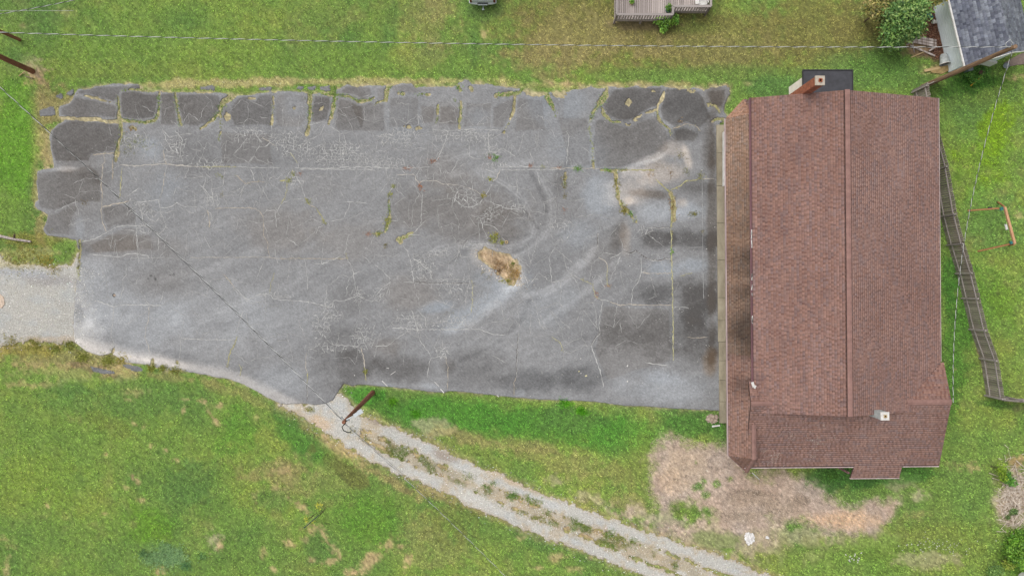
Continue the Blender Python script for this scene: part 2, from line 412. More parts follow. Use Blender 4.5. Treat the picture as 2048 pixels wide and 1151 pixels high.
# alligator-cracked areas: (u, v, ru, rv, angle, cell px)
GATOR = [(620,290,430,110,0,30),(640,540,440,190,0,44),(1120,560,240,170,0,44),(330,400,200,120,0,36),(960,330,220,130,0,36),(290,420,38,18,35,9),(285,460,22,14,0,9),(680,310,70,28,0,6.5),(585,290,50,30,20,7),(500,270,50,16,0,8),(930,272,60,14,0,6.5),(800,275,45,20,0,8),(985,300,18,22,0,7),(990,330,30,10,0,7),(760,325,60,14,0,6.5),
 (820,645,38,22,0,7),(905,645,45,16,0,7.5),(845,530,32,34,50,8),(645,640,22,45,10,8),(672,632,26,10,0,7),(725,675,26,28,0,8),(650,695,45,12,0,8),(882,703,16,16,0,7),(715,590,16,16,0,7),(1030,415,28,9,10,7),(980,430,30,14,-30,7),
 (420,330,35,12,0,7),(590,362,20,14,0,7),(950,490,40,10,0,7.5),(880,505,28,10,0,7),(268,280,30,22,0,9),(350,300,30,30,0,9),(1290,460,20,8,0,8),(905,570,45,20,0,9),(760,590,22,18,-45,9),(555,590,35,6,0,7),(425,400,18,14,0,8),(1120,450,30,14,0,9),(930,395,40,20,20,9)]
# tone blobs on the asphalt: (u, v, ru, rv, angle, dL, warm)
TONES = [(165,290,90,60,0,-8,2),(150,390,90,70,0,-8,2),(300,215,160,40,0,-8,2),(500,225,60,40,0,-6,0),(680,205,60,40,0,-8,2),(265,495,110,25,0,-6,3),(590,215,26,30,0,4,-3),(185,590,50,110,0,16,-1),(172,668,44,30,0,22,2),(160,620,34,70,0,22,1),(300,300,28,25,0,16,-4),(380,310,60,40,0,-12,1),(560,300,150,40,0,-8,0),(820,240,50,40,0,2,-2),(880,230,50,30,0,-10,3),
 (955,235,30,30,0,14,-4),(1080,210,30,40,0,8,-4),(1140,215,40,35,0,10,-4),(1260,205,60,40,0,-14,1),(1380,220,55,45,0,-14,0),(1270,270,70,40,0,-10,1),(1370,270,40,20,0,-20,1),(1430,195,30,25,0,-28,6),(1420,290,16,60,0,-24,4),
 (1160,300,60,40,0,8,-3),(1255,385,45,30,0,32,7),(1270,345,28,12,0,36,6),(1295,320,45,8,-22,44,2),(1330,345,50,28,0,26,10),(1300,388,45,10,5,-26,8),(1258,402,14,10,0,34,9),(1310,425,42,24,0,30,-4),(1380,420,28,22,0,30,-5),(1365,405,12,10,0,22,10),
 (1310,480,38,20,0,-32,2),(1252,475,12,34,0,10,8),(1237,475,14,40,15,-18,2),(1390,480,50,22,0,-38,2),(1390,375,40,18,0,-22,2),(1325,535,32,18,0,24,-6),(1385,530,35,18,0,20,-6),(1310,590,50,22,0,-30,1),(1395,600,45,45,0,-40,3),(1424,480,10,260,0,-26,6),
 (1320,665,130,50,0,-22,1),(1390,690,45,50,0,-22,2),(1420,725,16,30,0,-10,14),(1330,775,110,32,0,20,-3),(1300,750,60,14,10,10,-2),(1160,760,60,30,0,-24,0),(1180,640,60,60,0,-4,0),(1350,300,30,18,0,20,8),(1372,310,8,26,-12,36,8),
 (700,735,60,40,0,-26,2),(680,770,40,20,0,-12,1),(800,740,60,30,0,-26,2),(770,690,40,20,0,-10,4),(960,740,80,40,0,-16,1),(1070,760,60,26,0,-24,0),(680,680,60,40,0,-14,1),(700,600,50,40,0,-10,1),(820,590,60,40,0,-4,4),
 (560,640,90,60,0,10,-1),(430,630,120,70,0,14,-1),(280,640,110,60,0,16,-2),(210,570,60,40,0,4,-1),(330,560,80,40,0,-8,2),(480,560,70,40,0,4,0),(560,760,60,30,0,14,-2),(420,700,120,25,0,6,0),(360,715,60,14,14,-8,0),
 (900,420,130,60,0,-14,4),(1000,440,50,50,0,-14,3),(880,340,60,40,0,-8,3),(1100,420,60,60,0,-6,1),(1120,360,14,50,15,-14,1),(1200,400,34,50,0,20,-5),(1160,470,50,30,0,10,-3),(1090,540,60,40,0,-8,0),(960,610,110,22,-32,22,-5),(870,615,40,12,-10,18,-7),
 (1000,560,60,30,0,8,-3),(700,480,90,50,0,-2,3),(560,460,90,50,0,-6,4),(420,460,60,50,0,2,0),(640,380,60,40,0,-4,1),(330,380,40,40,0,6,-3),(160,455,10,25,0,16,-3),(1100,610,70,40,-30,10,-2),(1210,500,50,40,-40,-8,2),(1030,700,60,40,0,6,0),
 (155,500,30,14,0,-14,-1),(158,630,10,24,0,-22,-1),(180,700,50,18,10,30,4),(250,716,60,10,14,36,5),(330,725,50,9,10,30,4),(210,350,40,20,0,-12,1),(130,338,28,6,0,42,3),(895,730,16,14,0,-14,2),(775,770,22,6,10,14,-3),(860,772,26,7,8,22,-3),(1040,785,10,8,0,24,-2)]
# plates that weathered darker, each with its own edge
# (darkening, outline)
SLABS = [(6,[(553,190),(580,188),(613,191),(612,240),(600,256),(552,252)]),(8,[(752,176),(768,174),(772,198),(754,203)]),(6,[(782,176),(804,168),(823,170),(870,176),(872,184),(790,186)]),(7,[(990,174),(1034,180),(1034,184),(996,186)]),(12,[(700,204),(716,212),(740,206),(768,206),(770,262),(724,262)]),(9,[(780,195),(836,195),(838,252),(778,255)]),(9,[(932,205),(985,205),(982,255),(925,255)]),(9,[(1036,196),(1086,200),(1090,260),(1030,262)]),(9,[(1116,235),(1176,235),(1180,330),(1138,330)]),(12,[(1014,200),(1028,196),(1020,232),(1006,255),(985,255),(985,215)]),(6,[(1100,196),(1130,196),(1128,240),(1112,240)]),(8,[(440,262),(540,268),(545,330),(445,328)]),(7,[(130,480),(200,478),(215,468),(300,468),(310,500),(180,506)]),(18,[(156,181),(199,172),(274,169),(280,176),(262,178),(243,183),(235,194),(230,204),(206,199),(192,193),(172,189),(158,187)]),(15,[(121,215),(140,207),(150,196),(190,200),(226,208),(234,215),(232,236),(165,233),(122,231)]),
 (20,[(104,262),(118,250),(135,243),(200,243),(238,250),(240,268),(233,284),(232,303),(205,306),(185,309),(178,322),(110,322),(103,298)]),(14,[(74,345),(108,341),(150,338),(180,330),(198,345),(202,365),(202,404),(160,405),(130,412),(110,422),(80,416),(74,404)]),
 (12,[(92,430),(110,426),(150,407),(157,414),(142,440),(140,470),(98,470),(88,458)]),(20,[(242,186),(262,183),(300,188),(316,190),(314,228),(307,238),(265,240),(243,236)]),(16,[(322,188),(345,187),(350,210),(356,250),(320,252)]),(18,[(358,190),(400,188),(438,191),(441,205),(434,225),(420,240),(400,252),(366,250),(358,215)]),
 (16,[(476,195),(496,193),(500,201),(510,201),(522,190),(543,188),(543,220),(540,250),(470,252),(462,230),(465,212)]),(22,[(630,191),(661,193),(660,220),(655,240),(625,244),(624,215)]),(14,[(678,197),(700,201),(716,210),(724,209),(728,240),(722,262),(675,262),(668,245),(674,215)]),(14,[(683,180),(694,172),(740,173),(746,190),(728,200),(712,190),(684,187)]),
 (12,[(205,415),(240,409),(262,414),(272,430),(272,448),(235,450),(216,460),(208,440)]),(8,[(216,470),(250,455),(272,456),(276,500),(250,506),(190,505),(180,490)]),(18,[(1228,178),(1274,174),(1322,176),(1314,212),(1285,224),(1262,238),(1236,240),(1212,228),(1206,212),(1218,195)]),(20,[(1334,178),(1395,180),(1408,195),(1414,215),(1422,235),(1400,258),(1372,245),(1345,253),(1325,240),(1320,222)]),
 (12,[(1192,240),(1210,238),(1240,252),(1256,256),(1300,235),(1312,228),(1334,262),(1336,300),(1310,318),(1240,334),(1192,334),(1186,290)]),(12,[(1412,182),(1450,180),(1450,200),(1440,215),(1420,210)]),(14,[(1350,262),(1376,254),(1398,268),(1390,285),(1350,282)]),(10,[(840,210),(873,212),(868,246),(843,250)]),(8,[(880,212),(918,212),(916,250),(876,250)]),
 (6,[(1205,612),(1340,616),(1342,720),(1215,760),(1190,705)])]
EDGE_SAND = [(140,680),(170,690),(205,698),(240,706),(290,714),(340,724),(390,736),(440,747),(480,760),(520,779),(560,798),(600,812)]
SKIDS = [(9,14,[(985,358),(1010,372),(1040,397),(1058,425),(1068,452),(1062,474),(1042,487),(1010,492),(975,488),(950,489),(915,492),(870,502)]),
 (5,-12,[(990,366),(1015,382),(1040,405),(1055,430),(1075,455)]), (7,13,[(1072,340),(1085,365),(1100,395),(1104,425),(1098,455),(1082,480),(1055,500),(1030,512)]),
 (6,-12,[(1062,345),(1075,370),(1088,395),(1092,420)]), (5,-10,[(1066,480),(1045,498),(1020,508)]), (10,14,[(1190,500),(1160,530),(1130,560),(1090,585),(1050,590)]), (8,9,[(1250,505),(1200,560),(1150,600),(1090,640)]),
 (12,12,[(1040,560),(1000,600),(950,640),(900,660)]), (6,-8,[(1060,600),(1040,640),(990,690),(920,720)]), (7,12,[(970,400),(955,420),(945,440),(940,455)]), (8,8,[(320,560),(420,540),(520,500)]),
 (9,8,[(400,640),(500,600),(600,560)]), (7,-6,[(420,660),(520,620),(620,585)]), (7,8,[(870,330),(920,310),(1000,300)]), (8,8,[(905,350),(980,345),(1060,320)]), (9,7,[(1160,690),(1260,700),(1330,690)]), (5,-8,[(880,540),(960,480),(1060,470)])]
HOLE = [(955,503),(962,497),(975,495),(990,500),(1003,505),(1020,508),(1033,520),(1042,535),(1040,552),(1030,568),(1016,571),(1008,560),(998,550),(985,537),(972,528),(958,516)]

# gravel tracks and the short drive at the left
DRIVE_L = [(-160,525),(0,512),(35,532),(70,528),(110,538),(140,528),(158,500),(162,560),(152,650),(158,690),(140,688),(110,684),(60,684),(20,690),(-160,694)]
TRACK_A = [(640,800),(690,832),(760,858),(830,888),(900,920),(960,950),(1020,973),(1090,1003),(1160,1030),(1230,1055),(1300,1080),(1380,1105),(1450,1130),(1530,1162),(1700,1230)]
TRACK_B = [(590,812),(650,848),(700,880),(750,910),(800,936),(860,958),(930,988),(1000,1022),(1070,1052),(1130,1075),(1200,1103),(1280,1135),(1330,1156),(1450,1210)]
TRACK_M = [((a[0] + b[0]) / 2, (a[1] + b[1]) / 2) for a, b in zip(TRACK_A[2:], TRACK_B[2:])]
JUNC = [(556,808),(600,806),(650,806),(675,786),(700,805),(735,838),(720,880),(690,885),(650,858),(610,840),(585,824)]
DIRT = [(1305,885),(1340,868),(1380,880),(1410,890),(1450,885),(1470,905),(1500,945),(1560,940),(1620,965),(1650,985),(1700,1010),(1740,1000),(1795,1005),(1780,1040),(1740,1062),(1640,1055),(1570,1040),(1520,1055),(1450,1050),(1410,1010),(1370,1000),(1330,1012),(1298,990),(1300,930)]

def lot_field(U, V):
    """signed field in px: positive where asphalt lies"""
    f = poly_sdf(U, V, LOT)
    for isl in ISLES: f = np.maximum(f, poly_sdf(U, V, isl))
    rag = fbm(U, V, 9, 3, 3.0)
    top = sstep(235, 195, V)
    f = f + rag * (1.3 + 2.6 * top)
    d = np.full(U.shape, 1e9)
    for w, g, pts in JOINTS:
        dj = np.full(U.shape, 1e9)
        seg_dist(U, V, pts, dj, 25)
        d = np.minimum(d, dj - w / 2 + .9)
    d = d + fbm(U, V, 6, 3, 5.0) * 2.6 + fbm(U, V, 22, 2, 5.5) * 3.4
    f = np.minimum(f, d)
    f = np.minimum(f, -poly_sdf(U, V, HOLE) + fbm(U, V, 8, 3, 6.0) * 5)
    for (u, v, ru, rv) in JTAN:
        f = np.minimum(f, (blob(U, V, u, v, ru, rv) - 1) * min(ru, rv) + fbm(U, V, 5, 3, 8.0) * 6)
    return f
def track_field(U, V):
    a = np.full(U.shape, 1e9); b = np.full(U.shape, 1e9)
    seg_dist(U, V, TRACK_A, a); seg_dist(U, V, TRACK_B, b)
    f = np.maximum(13.5 - a, 13 - b)
    f = np.maximum(f, poly_sdf(U, V, JUNC))
    f = np.maximum(f, poly_sdf(U, V, DRIVE_L))
    dm = np.full(U.shape, 1e9); seg_dist(U, V, TRACK_M, dm)
    f = np.maximum(f, 9 - dm + fbm(U, V, 40, 3, 13.0) * 10)
    return f + fbm(U, V, 34, 3, 12.0, .7) * 8 + fbm(U, V, 7, 3, 14.0, .8) * 8

# ---- lawn colour -------------------------------------------------------------
G_BR = np.array([141,172,80.]); G_MID = np.array([129,162,80.]); G_DK = np.array([104,142,74.]); G_YL = np.array([164,174,88.])
TAN = np.array([180,166,112.]); PINK = np.array([196,164,128.]); DUST = np.array([189,168,152.]); SOIL = np.array([128,106,86.])
STRAW = np.array([208,196,136.]); OLI = np.array([148,142,82.])
LAWN = [ # u, v, ru, rv, ang, colour, strength, ragged
 (1200,60,230,95,0,OLI,.9,.35),(1440,85,230,75,0,OLI,.8,.35),(1640,60,130,90,0,OLI,.75,.4),(1180,70,150,60,0,TAN,.5,.8),(1100,120,110,36,0,TAN,.5,.8),(1400,100,150,40,0,TAN,.35,.8),(1300,150,120,16,0,G_MID,.6,.5),(1500,150,200,20,0,G_MID,.6,.5),(1740,140,120,45,0,G_DK*1.12,.6,.4),(1550,175,60,26,0,G_DK*1.05,.9,.3),
 (860,40,55,60,0,TAN,.45,.7),(880,10,30,40,0,TAN,.5,.6),(968,66,8,12,0,PINK,.8,.5),(950,90,12,50,0,G_DK,.5,.5),(966,14,40,30,0,G_DK,.6,.4),(780,50,14,60,10,G_DK,.5,.5),(850,110,60,26,0,TAN,.4,.7),(300,90,300,40,0,G_BR,.4,.6),(200,140,260,22,0,G_YL,.35,.6),(620,120,220,30,0,G_BR,.45,.5),(640,40,160,40,0,G_YL,.3,.7),
 (720,163,330,8,0,STRAW,.85,.6),(450,166,140,9,0,STRAW,.85,.7),(330,170,60,8,0,STRAW,.85,.7),(1120,170,130,6,0,STRAW,.6,.8),(1300,168,160,6,0,PINK,.55,.8),(1450,172,16,6,0,PINK,.8,.7),(110,210,48,40,0,TAN,.8,.7),(80,260,26,70,0,TAN,.75,.7),(80,300,16,40,0,PINK,.4,.8),(70,370,12,70,0,TAN,.8,.6),
 (30,290,45,140,0,np.array([122,176,58.]),.75,.3),(10,420,55,50,0,G_BR,.6,.3),(70,150,24,22,0,PINK,.95,.6),(60,130,30,20,0,DUST,.5,.7),(80,450,14,40,0,TAN,.8,.6),(60,480,60,16,0,np.array([170,158,84.]),.6,.7),(60,505,80,12,0,STRAW,.6,.8),(22,108,24,30,0,G_DK,.6,.4),
 (60,30,120,50,0,G_DK,.4,.5),(130,25,20,14,0,PINK,.4,.8),(45,50,10,6,0,PINK,.5,.6),
 (120,715,150,24,0,TAN,.75,.6),(60,700,90,16,0,np.array([176,164,84.]),.7,.7),(150,740,120,20,0,PINK,.35,.8),(235,745,60,12,0,PINK,.5,.8),(170,735,40,8,18,SOIL,.45,.9),(220,752,30,5,6,SOIL,.6,.9),(330,752,70,10,8,TAN,.6,.7),(430,770,70,12,22,TAN,.7,.7),(510,800,70,12,30,TAN,.75,.7),(600,850,70,14,36,TAN,.8,.7),(680,900,60,14,36,PINK,.7,.7),
 (60,770,60,8,0,PINK,.5,.9),(140,780,60,14,0,G_DK,.4,.6),(250,800,150,40,0,G_DK*1.06,.5,.6),(150,880,160,60,0,G_BR,.5,.5),(60,960,100,70,0,G_YL*np.array([.9,1,.85]),.55,.5),(230,850,60,16,20,G_YL*.85,.4,.7),(90,1080,120,60,0,G_MID,.4,.5),(300,1050,60,40,30,np.array([120,170,50.]),.6,.5),(370,965,55,45,0,G_DK,.6,.5),(350,990,50,60,20,G_DK,.35,.6),
 (500,800,90,22,20,G_BR,.4,.6),(580,830,60,26,30,G_DK,.5,.5),(480,860,50,40,0,np.array([104,162,58.]),.5,.6),(600,880,90,26,36,np.array([88,148,60.]),.6,.4),(560,945,70,30,0,TAN,.5,.7),(540,1000,50,26,0,G_DK,.45,.4),(640,1095,38,40,20,G_DK,.65,.3),(325,1112,50,30,0,np.array([120,152,92.]),.6,.5),(740,1040,70,60,0,np.array([108,160,58.]),.6,.4),(620,960,110,40,0,TAN,.3,.8),(560,940,30,12,0,PINK,.6,.7),(510,1000,6,24,0,PINK,.6,.6),
 (550,975,14,8,0,PINK,.6,.8),(600,1012,28,9,35,PINK,.8,.6),(648,1070,8,26,-25,PINK,.8,.5),(670,1100,10,24,-30,PINK,.7,.5),(662,1120,20,7,-20,PINK,.8,.6),(578,1087,14,8,20,PINK,.8,.6),(622,1060,20,10,0,PINK,.7,.7),(610,1078,8,10,0,PINK,.6,.7),(740,1120,36,16,-38,PINK,.8,.6),(768,1092,22,9,-30,PINK,.85,.5),(800,1091,9,10,0,PINK,.85,.5),(817,1120,9,20,20,PINK,.9,.5),(700,1145,14,10,0,PINK,.8,.6),
 (622,1120,8,7,0,PINK,.8,.6),(546,1139,9,8,0,PINK,.8,.6),(526,1105,9,12,0,PINK,.6,.7),(428,1080,18,26,0,DUST,.7,.6),(440,1090,8,14,0,PINK,.8,.6),(316,1140,14,12,10,PINK,.8,.6),(270,957,6,14,-30,PINK,.85,.5),(283,1001,8,8,0,PINK,.7,.6),(90,981,4,5,0,PINK,.8,.5),(94,1010,4,5,0,PINK,.8,.5),(208,1027,6,4,0,PINK,.7,.6),(15,1080,16,12,30,PINK,.6,.7),(12,1135,9,26,10,PINK,.7,.6),(250,975,12,4,20,PINK,.6,.7),
 (350,920,9,5,0,PINK,.7,.6),(262,950,7,5,0,PINK,.6,.6),(370,798,10,5,0,PINK,.8,.6),(400,802,14,6,10,PINK,.85,.6),(365,820,5,9,15,PINK,.8,.6),(430,842,20,6,32,PINK,.85,.6),(420,828,4,12,-30,PINK,.8,.6),(440,812,7,6,0,PINK,.8,.6),(512,834,7,7,0,PINK,.8,.6),(270,785,26,9,0,PINK,.5,.8),(255,800,12,4,0,PINK,.6,.7),(288,855,5,8,30,PINK,.7,.6),(268,847,5,6,0,PINK,.7,.6),(330,900,6,5,0,PINK,.8,.6),(300,890,4,6,0,PINK,.7,.6),(212,908,4,4,0,PINK,.8,.6),(150,840,30,10,20,TAN,.4,.8),
 (500,840,26,16,0,G_BR,.5,.7),(690,940,60,18,36,np.array([130,132,72.]),.7,.7),(780,960,80,14,30,TAN,.85,.6),(860,985,60,14,26,TAN,.75,.6),(940,1010,80,12,24,np.array([150,150,80.]),.6,.7),(860,1080,70,50,30,TAN,.4,.8),(900,1040,60,40,20,G_YL*.85,.5,.7),(1070,1080,60,24,20,G_DK,.6,.4),(1200,1120,60,20,20,G_DK,.4,.5),(1040,1078,12,7,0,PINK,.7,.6),(1112,1115,20,10,-20,PINK,.75,.6),(1075,1135,14,5,0,PINK,.7,.7),(1150,1138,16,6,0,PINK,.6,.7),
 (900,830,180,36,6,np.array([92,158,58.]),.7,.3),(1100,850,180,40,4,np.array([92,152,58.]),.65,.4),(1250,870,90,40,0,np.array([98,160,60.]),.6,.3),(730,790,45,22,0,np.array([88,158,58.]),.7,.3),(1380,850,60,24,0,np.array([86,140,58.]),.6,.5),(1140,840,70,30,0,G_DK,.45,.5),(830,828,12,9,0,np.array([96,172,30.]),.8,.5),(787,802,10,9,0,np.array([110,178,30.]),.7,.5),(1139,806,15,6,0,np.array([100,180,20.]),.9,.4),(1165,822,12,7,30,np.array([100,176,24.]),.9,.4),
 (870,855,40,16,10,DUST,.6,.8),(930,875,50,16,14,TAN,.7,.8),(990,890,40,10,14,np.array([180,180,110.]),.5,.7),(1060,890,70,12,8,TAN,.4,.8),(760,840,40,14,30,STRAW,.5,.8),(1150,930,120,26,16,TAN,.45,.8),(1110,960,20,12,0,DUST,.6,.7),(1190,1000,50,14,20,DUST,.6,.8),(1260,1010,60,18,20,TAN,.6,.8),(1280,930,50,60,0,G_YL*.95,.4,.6),(1340,1040,60,16,10,G_DK*1.1,.6,.5),(1370,1070,90,14,14,DUST,.6,.8),(1420,1060,60,20,10,TAN,.6,.8),
 (1390,1000,26,10,20,np.array([104,140,56.]),.8,.6),(1340,1015,40,10,10,np.array([106,140,54.]),.9,.5),(1388,1020,14,14,0,np.array([110,140,60.]),.7,.6),(1400,970,10,12,0,np.array([96,150,60.]),.8,.6),(1410,990,8,10,40,np.array([96,150,60.]),.8,.6),(1434,965,8,8,0,np.array([96,150,60.]),.8,.6),(1394,975,12,7,30,np.array([96,150,60.]),.7,.6),
 (1470,1075,150,34,12,DUST,.75,.7),(1350,1045,90,22,14,DUST,.7,.8),(1580,1075,110,40,0,DUST,.6,.8),(1720,1075,100,20,0,DUST,.5,.9),(1560,1100,120,34,0,np.array([138,146,82.]),.5,.8),(1480,1090,60,24,0,DUST,.45,.9),(1440,1080,50,20,10,np.array([120,140,76.]),.6,.8),(1620,1120,80,30,0,G_BR,.5,.6),(1530,1070,30,30,0,DUST,.7,.7),(1850,1080,160,60,0,np.array([142,158,74.]),.6,.6),(1760,1110,90,40,0,np.array([122,160,66.]),.5,.6),(1900,1020,100,30,0,G_MID,.5,.6),(1860,1120,60,16,0,DUST,.5,.9),(1800,960,40,16,0,DUST,.5,.8),(1845,990,26,12,0,DUST,.7,.7),(1840,1030,30,10,0,TAN,.6,.8),
 (1660,960,60,24,0,np.array([84,126,60.]),.9,.5),(1720,955,70,18,0,np.array([84,132,58.]),.9,.4),(1830,945,50,20,0,np.array([88,140,58.]),.8,.4),(1930,960,60,40,0,G_MID,.6,.5),(1650,1000,26,16,20,np.array([120,110,78.]),.6,.8),(1920,930,30,14,0,TAN,.5,.8),(1945,935,24,8,0,PINK,.6,.8),
 (1960,330,60,80,20,np.array([128,172,54.]),.55,.7),(1940,250,40,40,0,G_DK*1.1,.4,.5),(1990,260,30,50,20,np.array([146,184,40.]),.75,.6),(2000,350,20,20,0,np.array([140,176,50.]),.6,.6),(1975,320,14,14,0,np.array([142,180,40.]),.7,.5),(1910,310,12,10,0,np.array([142,180,40.]),.7,.5),(1970,360,12,20,10,np.array([150,184,40.]),.6,.6),(1990,430,70,60,0,G_DK*1.15,.5,.6),(1960,600,70,60,0,np.array([112,160,60.]),.5,.6),(2010,600,40,40,0,np.array([130,166,58.]),.5,.6),
 (1910,700,30,160,8,np.array([92,146,56.]),.7,.5),(1900,560,20,60,0,np.array([80,140,54.]),.7,.4),(1912,738,5,4,0,PINK,.7,.6),(1940,560,8,70,-12,SOIL,.7,.5),(1962,700,7,90,-13,SOIL,.7,.6),(1920,480,7,60,-16,SOIL,.8,.5),(2030,155,22,7,-10,PINK,.8,.7),(2036,430,14,10,40,PINK,.6,.7),(1925,170,40,30,0,np.array([74,124,46.]),.6,.5),(1960,160,40,14,0,np.array([70,124,44.]),.7,.5),
 (1760,110,70,40,0,np.array([92,134,58.]),.5,.5),(1760,50,40,40,0,np.array([126,122,66.]),.5,.6),(1700,50,60,50,0,np.array([150,142,84.]),.6,.6),(1876,70,30,60,-14,np.array([122,90,76.]),1.0,.5),(1838,90,34,26,0,np.array([150,122,98.]),.9,.6),(1870,140,30,12,0,np.array([196,172,124.]),.7,.7),(1380,55,60,14,0,np.array([112,126,62.]),.6,.5),(1300,48,80,10,0,np.array([128,112,84.]),.7,.7),
 (2025,995,40,62,0,np.array([188,170,148.]),1.0,.5),(2035,920,26,16,0,np.array([178,140,108.]),.8,.7),(2030,1110,30,40,0,np.array([90,140,40.]),.7,.4),(1990,1110,30,30,0,np.array([112,138,56.]),.6,.6),(2005,810,50,10,8,np.array([80,124,52.]),.6,.4),(2036,815,14,8,0,SOIL,.5,.7),
]
def lawn_colour(U, V):
    n1 = fbm(U, V, 170, 4, 21.0)[..., None]; n2 = fbm(U, V, 60, 4, 22.0)[..., None]; n3 = fbm(U, V, 22, 4, 23.0)[..., None]
    c = G_MID + (G_BR - G_MID) * np.clip(0.55 + n1 * 1.1, 0, 1) + (G_YL - G_MID) * np.clip(n2 * 0.9, 0, .6) + (G_DK - G_MID) * np.clip(-n2 * 1.0, 0, .7)
    c = c + (TAN - c) * np.clip(n3 * n1 * 1.6, 0, .35)
    rag = fbm(U, V, 16, 4, 24.0, 0.7)
    rag2 = fbm(U, V, 46, 3, 25.0, 0.7)
    rag3 = fbm(U, V, 7, 3, 31.0, 0.75)
    bare = np.zeros(U.shape)
    for (u, v, ru, rv, ang, col, st, rg) in LAWN:
        m = np.abs(U - u) < max(ru, rv) * 1.9
        m &= np.abs(V - v) < max(ru, rv) * 1.9
        if not m.any(): continue
        d = blob(U[m], V[m], u, v, ru, rv, ang)
        small = max(ru, rv) <= 30
        r = rag[m] * rg * (.9 if small else 1.3) + (rag3[m] * 1.1 if small else rag2[m] * rg * 0.8)
        w = st * (sstep(1.2, 0.15, d - r) * .88 if small else sstep(1.25, 0.55, d - r))
        c[m] = c[m] + (np.asarray(col) - c[m]) * w[..., None]
        if np.asarray(col)[0] > np.asarray(col)[1] * 1.1:
            bare[m] = np.maximum(bare[m], w)
    # bare dirt yard by the brown building
    fd = poly_sdf(U, V, DIRT) + fbm(U, V, 70, 3, 30.0) * 16 + fbm(U, V, 24, 4, 26.0, .8) * 30
    w = sstep(-16, 16, fd)
    dc = DUST * .97 + np.array([10, 0, -6.]) * fbm(U, V, 60, 3, 27.0)[..., None] + np.array([24, 24, 23.]) * fbm(U, V, 9, 4, 28.0, .75)[..., None] + np.array([14, 13, 10.]) * fbm(U, V, 34, 3, 32.0)[..., None]
    for (u, v, ru, rv, ang, col, st) in [(1370,930,60,50,0,(192,172,146),.6),(1500,1000,60,20,0,(150,132,114),.7),(1480,1030,60,18,0,(146,130,112),.7),(1560,1020,50,20,0,(150,134,116),.6),(1700,1040,70,22,0,(214,178,142),.8),(1640,1040,60,14,0,(206,172,140),.6),(1600,1000,20,14,0,(126,110,94),.7),(1510,985,40,7,5,(112,98,84),.6),(1340,960,30,30,0,(196,168,138),.5),(1390,895,30,10,0,(168,152,134),.6)]:
        ww = st * sstep(1.3, .3, blob(U, V, u, v, ru, rv, ang) - rag * .6)
        dc = dc + (np.array(col, float) - dc) * ww[..., None]
    for (u, v, r) in [(1400,972,9),(1412,990,9),(1434,966,8),(1391,976,7),(1407,962,6),(1460,958,5),(1393,924,3),(1415,1020,8)]:
        w = w * (1 - .9 * sstep(1.3, .5, np.hypot(U - u, V - v) / r - rag * .7))
    c = c + (dc - c) * w[..., None]
    bare = np.maximum(bare, w)
    # dirt margins of the gravel and of the asphalt
    ft = track_field(U, V)
    wt = sstep(-16, 2, ft) * (0.55 + 0.45 * np.clip(rag, 0, 1))
    dm = np.full(U.shape, 1e9); seg_dist(U, V, TRACK_M, dm, 60)
    wt = np.maximum(wt, sstep(22, 8, dm) * np.clip(.9 - 1.6 * np.clip(fbm(U, V, 22, 3, 72.0), 0, .6), 0, 1))
    tc = np.array([186, 160, 128.]) + np.array([14, 12, 10.]) * rag[..., None]
    c = c + (tc - c) * wt[..., None]
    bare = np.maximum(bare, wt * .9)
    fl = lot_field(U, V)
    lot = poly_sdf(U, V, LOT)
    wl_ = sstep(-9, -1, lot) * np.clip(0.35 + rag * 1.0 + 0.3 * sstep(235, 190, V) , 0, 1)
    wl_ = np.where(lot > 0, 0.95, wl_)
    sc = np.array([174, 161, 130.]) + np.array([16, 14, 12.]) * rag[..., None]
    hole = poly_sdf(U, V, HOLE)
    wh = sstep(-4, 8, hole)[..., None]
    hc = np.array([176, 150, 124.]) + np.array([64, 60, 56.]) * fbm(U, V, 11, 3, 29.0)[..., None]
    sc = sc * (1 - wh) + hc * wh
    c = c + (sc - c) * wl_[..., None]
    bare = np.maximum(bare, wl_)
    return c, bare, fl, ft

# ------------------------------------------------------------------ materials
M_LAWN = mat('lawn_soil', (1, 1, 1), attr='tone', attr_fac=0.22, scale=14, detail=6, rough=0.95, bump=0.5)
M_BLADE = mat('grass_blades', (1, 1, 1), attr='tone', attr_fac=0.08, scale=3, rough=0.7, island=0.16)
M_ASPH = mat('worn_asphalt', (1, 1, 1), attr='tone', attr_fac=0.14, scale=11, detail=8, rough=0.9, bump=0.35)
M_GRIT = mat('crack_grit', (1, 1, 1), attr='tone', attr_fac=0.25, scale=5, detail=6, rough=0.95)
M_GRAV = mat('gravel', (1, 1, 1), attr='tone', attr_fac=0.3, scale=12, detail=8, rough=0.95, bump=0.8)
M_STONE = mat('gravel_stone', (1, 1, 1), attr='tone', attr_fac=0.1, scale=4, rough=0.9, island=0.25)
M_SHING = mat('brown_shingle', (1, 1, 1), attr='tone', attr_fac=0.10, scale=9, detail=6, rough=0.92, island=0.045)
M_CAP = mat('ridge_cap_shingle', alb(152,119,110), alb(136,104,97), scale=3, rough=0.9, island=0.08)
M_DECK_UNDER = mat('roof_underlay', alb(80,62,58), rough=0.95)
M_FASCIA = mat('fascia_paint', alb(206,186,184), alb(170,146,146), scale=3, stretch=(1, .2, 1), rough=0.6)
M_WHITE = mat('white_paint', alb(232,230,226), alb(206,202,196), scale=4, rough=0.5)
M_SIDING = mat('white_siding', alb(244,236,226), alb(226,218,208), scale=3, rough=0.6)
M_MEMB = mat('dark_roof_membrane', alb(78,78,84), alb(66,66,70), scale=2.5, rough=0.85)
M_BRICK = mat('red_brick', alb(168,104,78), alb(130,82,66), scale=9, rough=0.9, island=0.3)
M_MORTAR = mat('mortar', alb(196,184,168), rough=0.95)
